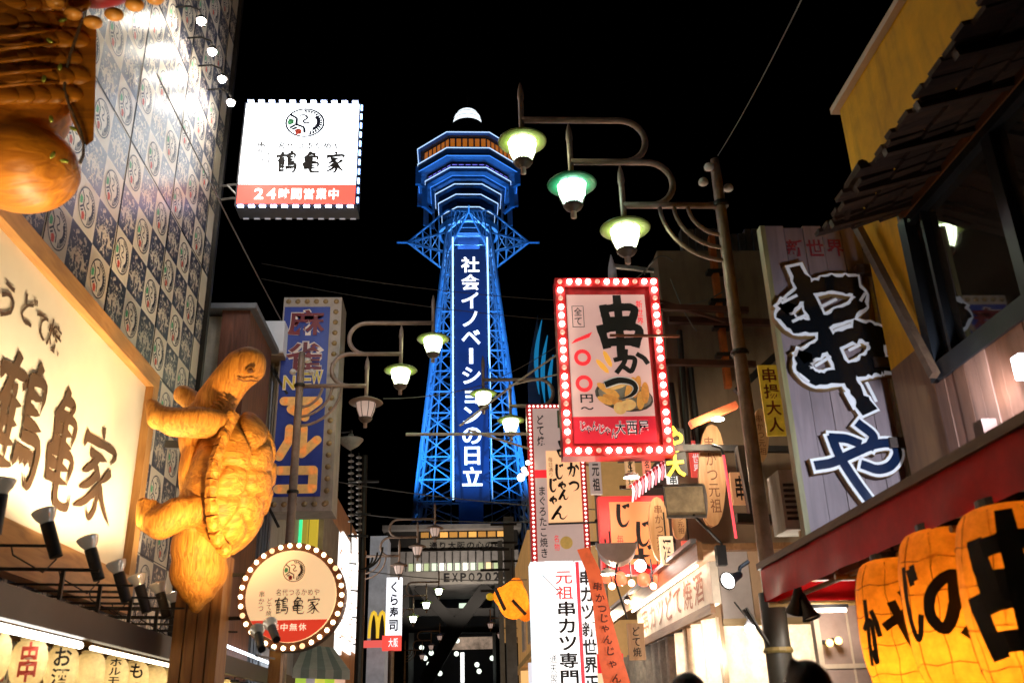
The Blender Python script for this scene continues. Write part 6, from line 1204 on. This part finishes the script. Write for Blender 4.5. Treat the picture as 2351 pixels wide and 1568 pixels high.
# orange streamer
os_ = thing('orange_streamer', 'long orange streamer banner with black marks hanging down to the street', 'banner', PY(1400, 1560, 11.6)); ctr = [(1338, 1258), (1362, 1310), (1378, 1380), (1388, 1440), (1402, 1510), (1425, 1600)]
wds = [26, 30, 34, 42, 52, 60]; L1 = []; L2 = []
for i, ((px, py), wd) in enumerate(zip(ctr, wds)): Y = 11.6; L1.append(PY(px-wd/2, py+wd*.12, Y)); L2.append(PY(px+wd/2, py-wd*.12, Y+.06))
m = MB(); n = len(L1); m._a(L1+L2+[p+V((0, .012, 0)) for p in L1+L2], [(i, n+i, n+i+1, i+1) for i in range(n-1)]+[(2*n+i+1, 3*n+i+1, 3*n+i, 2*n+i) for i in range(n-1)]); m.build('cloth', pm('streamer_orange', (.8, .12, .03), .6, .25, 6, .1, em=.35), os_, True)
for i, c_ in enumerate('串かつじゃんじゃん'):
    f = .3+.075*i; k_ = f*(n-1); j = min(n-2, int(k_)); p = L1[j].lerp(L1[j+1], k_-j).lerp(L2[j].lerp(L2[j+1], k_-j), .5)+V((0, -.03, 0)); mb = MB(); put(mb, c_, Frame(p+V((-.055, 0, -.05)), (1, 0, -.15), (.15, 0, 1), .11, .1), 0, 0, 1, 1, .0, .02); mb.build('lettering', pm('streamer_ink', (.12, .02, .01), .6, .2, 6, 0), os_)
# ================================================================== right far row and other distant things
rr = thing('orange_lit_building', 'shop building washed in orange light below the tower, right of the passage', 'building', (5, 30, 0))
zt_ = PX(1200, 1215, 3.4).z
MB().box(3.4, 9, 24, 60, 0, 8.6).build('wall', pm('peach_stucco', (.62, .4, .2), .7, .35, .8, .2, em=.22, emcol=(1, .5, .16)), rr)  # orange shop light put into the emission of wall, shutters and cornice
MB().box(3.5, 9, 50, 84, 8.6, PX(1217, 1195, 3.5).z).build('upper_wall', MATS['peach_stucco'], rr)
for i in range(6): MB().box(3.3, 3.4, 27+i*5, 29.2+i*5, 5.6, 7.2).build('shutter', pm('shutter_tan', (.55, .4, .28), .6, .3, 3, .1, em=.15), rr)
for i in range(5): MB().box(2.95, 3.4, 26+i*6, 26.4+i*6, 2.6+.3*(i % 2), 4.4).build('sign_blade', em('blade%d' % (i % 3), ((.8, .8, .9), (1, .55, .2), (1, .85, .6))[i % 3], .7), rr)
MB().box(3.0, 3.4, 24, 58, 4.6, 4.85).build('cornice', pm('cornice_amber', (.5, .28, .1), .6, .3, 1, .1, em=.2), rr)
go = thing('yellow_ornament', 'bulging yellow hanging ornament with dark markings over the far shops', 'ornament', PY(1178, 1378, 26)); c = PY(1178, 1378, 26)
b = MB(); b.ell(c, (.42, .5, .5), 24, 16); b.ell(c+V((-.3, 0, .12)), (.25, .3, .25), 16, 10); b.ell(c+V((.32, 0, -.3)), (.2, .16, .28), 14, 10); b.ell(c+V((.1, 0, .45)), (.2, .1, .18), 12, 8); remesh(b, 'body', paper('ornament_skin', (.75, .3, .05), .7), go, .05, 4); light('POINT', c, 26, (1, .6, .18), go, .1)
MB().bar(c+V((-.5, -.3, .3)), c+V((-.25, -.5, -.3)), .05, .08).build('fin', BLACK, go); MB().ell(c+V((-.62, -.1, .1)), (.12, .1, .1), 10, 8).build('snout', pm('snout_yellow', (.8, .5, .02), .5, .2, 5, 0, em=.3), go, True); MB().bar(c+V((-.05, -.5, -.05)), c+V((.3, -.42, -.42)), .1, .06).build('fin', BLACK, go); MB().cyl(c+V((0, 0, .5)), c+V((0, 0, 1.4)), .02, n=6).build('wire', BLACK, go)
for i, (px, y0_, y1_, Y, wd) in enumerate(((1155, 1240, 1568, 42, .2), (1174, 1185, 1450, 46, .5))):
    a, b_ = PY(px, y1_, Y), PY(px, y0_, Y); t = thing('far_pole', ('grey-green pole beside the orange lit building', 'wide grey utility column under the tower leg')[i], 'pole', (a.x, Y, 0), 'distant poles'); MB().box(a.x-wd/2, a.x+wd/2, Y, Y+.5, 0, b_.z).build('shaft', pm('far_pole', (.2, .22, .22), .6, .3, 2, .1), t)
    for k_ in range(3): MB().bar((a.x-.9, Y, b_.z-.4-k_*.9), (a.x+.4, Y, b_.z-.4-k_*.9), .1, .1).build('cross_arm', DKMETAL, t)
bn = thing('blue_neon_building', 'dark rounded building edged with curved blue neon strips, right of the tower', 'building', (PY(1240, 820, 70).x+6, 70, 0)); c = PY(1262, 820, 70)
MB().box(c.x-.8, c.x+14, 70.5, 84, 0, PY(1260, 715, 70).z).build('wall', pm('far_dark', (.02, .018, .022), .6, .3, .4, 0), bn)
for i, (px, ya, yb_, s_) in enumerate(((1232, 735, 905, 10), (1245, 770, 925, 8), (1258, 815, 925, 5))): MB().tube([PY(px+12-s_*math.sin(k_*math.pi/10)-k_*.6, ya+(yb_-ya)*k_/10, 70) for k_ in range(11)], [.03+.15*math.sin(k_*math.pi/10) for k_ in range(11)], 8).build('neon_strip', em('neon_blue', (.02, .35, .75), .35), bn, True)
oa = thing('overhead_gantry', 'pale branching metal arm reaching across the lower tower', 'arm', PY(1215, 997, 17)); AMt = pm('arm_bronze', (.5, .42, .3), .45, .2, 8, .1, em=.04)
for a, b_, r in (((932, 997), (1215, 996), .03), ((1055, 978), (1180, 882), .022), ((1180, 882), (1300, 800), .02), ((1075, 987), (1215, 1030), .022), ((1170, 885), (1300, 855), .015)): MB().cyl(PY(*a, 17), PY(*b_, 17), r, n=8).build('bar', AMt, oa)
sb_ = thing('string_bulbs', 'short string of bright bulbs at the left edge of the dotted sign', 'lights', PY(1205, 1090, 19))
for px, py, r in ((1212, 1062, .05), (1203, 1078, .06), (1196, 1096, .08), (1208, 1086, .05)): MB().ell(PY(px, py, 18.9), r, 10, 8).build('bulb', em('string_bulb', (1, .85, .65), 7), sb_, True)
MB().tube([PY(1215, 1055, 18.95), PY(1203, 1075, 18.95), PY(1194, 1100, 18.95)], .012, 5).build('cord', BLACK, sb_)
# wires
WIR = pm('wire_grey', (.12, .11, .1), .5, .2, 6, 0)
def wire(pts, r, lab):
    t = tag(MB().tube(pts, r, 5).build('overhead_wire', WIR), lab, 'wire', 'overhead wires')
def sag(a, b, d, k=10): a, b = V(a), V(b); return [a.lerp(b, i/k)+V((0, 0, -d*4*(i/k)*(1-i/k))) for i in range(k+1)]
wire(sag(PY(1648, 358, 10), PY(1850, -20, 5.2), .05), .004, 'thin wire rising from the near lamp post to the top edge')
wire(sag(PX(360, 170, -3.9), PY(645, 735, 17), .05), .012, 'dark wire slanting across the patterned wall to the blue sign')
wire(sag(PY(600, 605, 22), PY(1290, 690, 24), .15), .01, 'upper faint wire between the blue sign and the bulb sign')
wire(sag(PY(600, 640, 22), PY(1290, 735, 24), .15), .01, 'lower faint wire between the blue sign and the bulb sign')
wire(sag(PY(1140, 870, 24), PY(1285, 790, 22), .05), .01, 'wire running up behind the bulb sign from the tower')
wire(sag(PY(880, 915, 18), PY(1120, 880, 22), .1), .01, 'wire from the left lamp lanterns towards the tower')
wire(sag(PY(770, 1105, 23), PY(1380, 1170, 20), .1), .012, 'wire crossing at the foot of the tower')
wire(sag(PY(830, 1180, 24), PY(1300, 1195, 20), .1), .012, 'wire crossing just above the base building')
wire(sag(PY(840, 1310, 24), PY(1210, 1330, 24), .1), .012, 'wire crossing in front of the lettered base building')
wire(sag(PY(1500, 600, 13), PY(1440, 650, 13.5), .05), .012, 'cable drooping from the beige building to the spike')
wire(sag(PY(1555, 700, 13.4), PY(1700, 640, 13.6), .12), .012, 'cable looping across the beige wall')
wire(sag(PY(1540, 640, 13.4), PY(1600, 760, 13.6), .12), .012, 'short cable dropping down the beige wall')
wire(sag(PY(1480, 630, 13.4), PY(1545, 600, 13.6), -.2), .014, 'cable bundle arching over the corner of the beige wall')
# ================================================================== passers-by, seen from behind, only heads reach the picture
def person(x, y, h, lab, coat, tuft):
    t = thing('person', lab, 'person', (x, y, 0)); k = h/1.75; m = MB()
    def ch(pts, rs): chain(m, [V((x+a*k, y+b*k, c*k)) for a, b, c in pts], [r*k for r in rs], 4)
    ch([(0, 0, .95), (0, 0, 1.15), (0, 0, 1.35), (0, .01, 1.45)], [.17, .165, .175, .1]); ch([(-.17, 0, 1.4), (.17, 0, 1.4)], [.085, .085]); ch([(0, 0, 1.42), (0, 0, 1.55)], [.065, .06])
    for s in (-1, 1):
        ch([(s*.19, 0, 1.4), (s*.25, .03, 1.12), (s*.24, -.03, .86)], [.07, .055, .04]); ch([(s*.24, -.03, .86), (s*.24, -.06, .78)], [.042, .03])
        ch([(s*.1, 0, .95), (s*.11, .03, .5), (s*.11, -.02, .08)], [.11, .08, .055]); ch([(s*.11, -.02, .06), (s*.11, .14, .04)], [.05, .04])
    remesh(m, 'body', coat, t, .03, 4)
    b = MB().ell((x, y, 1.63*k), (.078*k, .095*k, .118*k), 18, 12); b.ell((x, y+.09*k, 1.61*k), (.015*k, .025*k, .02*k), 8, 6)
    for s in (-1, 1): b.ell((x+s*.08*k, y, 1.62*k), (.014*k, .025*k, .035*k), 8, 6)
    b.build('head', pm('skin', (.4, .24, .16), .5, .1, 9, 0), t, True)
    hm = MB(); hm.ell((x, y-.012*k, 1.655*k), (.088*k, .102*k, .108*k), 18, 12)
    for dx, dz, l in tuft: hm.lathe([(.03*k, 0), (.02*k, l*.6), (.002, l)], (x+dx, y-.02, 1.73*k+dz), 8)
    remesh(hm, 'hair', pm('hair_dark', (.03, .014, .01), .5, .4, 40, .5), t, .012, 2)
p = PY(1846, 1522, 3.6); person(p.x, 3.6, p.z, 'person with dark hair and a raised tuft, head at the bottom edge before the hoarding', pm('coat_dark', (.02, .02, .025), .7, .2, 8, .1), [(-.05, -.02, .07), (.03, -.02, .03)])
p = PY(1575, 1549, 4.4); person(p.x, 4.4, p.z, 'person whose dark hair just shows at the bottom edge before the shop front', pm('coat_brown', (.05, .035, .025), .7, .2, 8, .1), [(0, -.03, .03)])
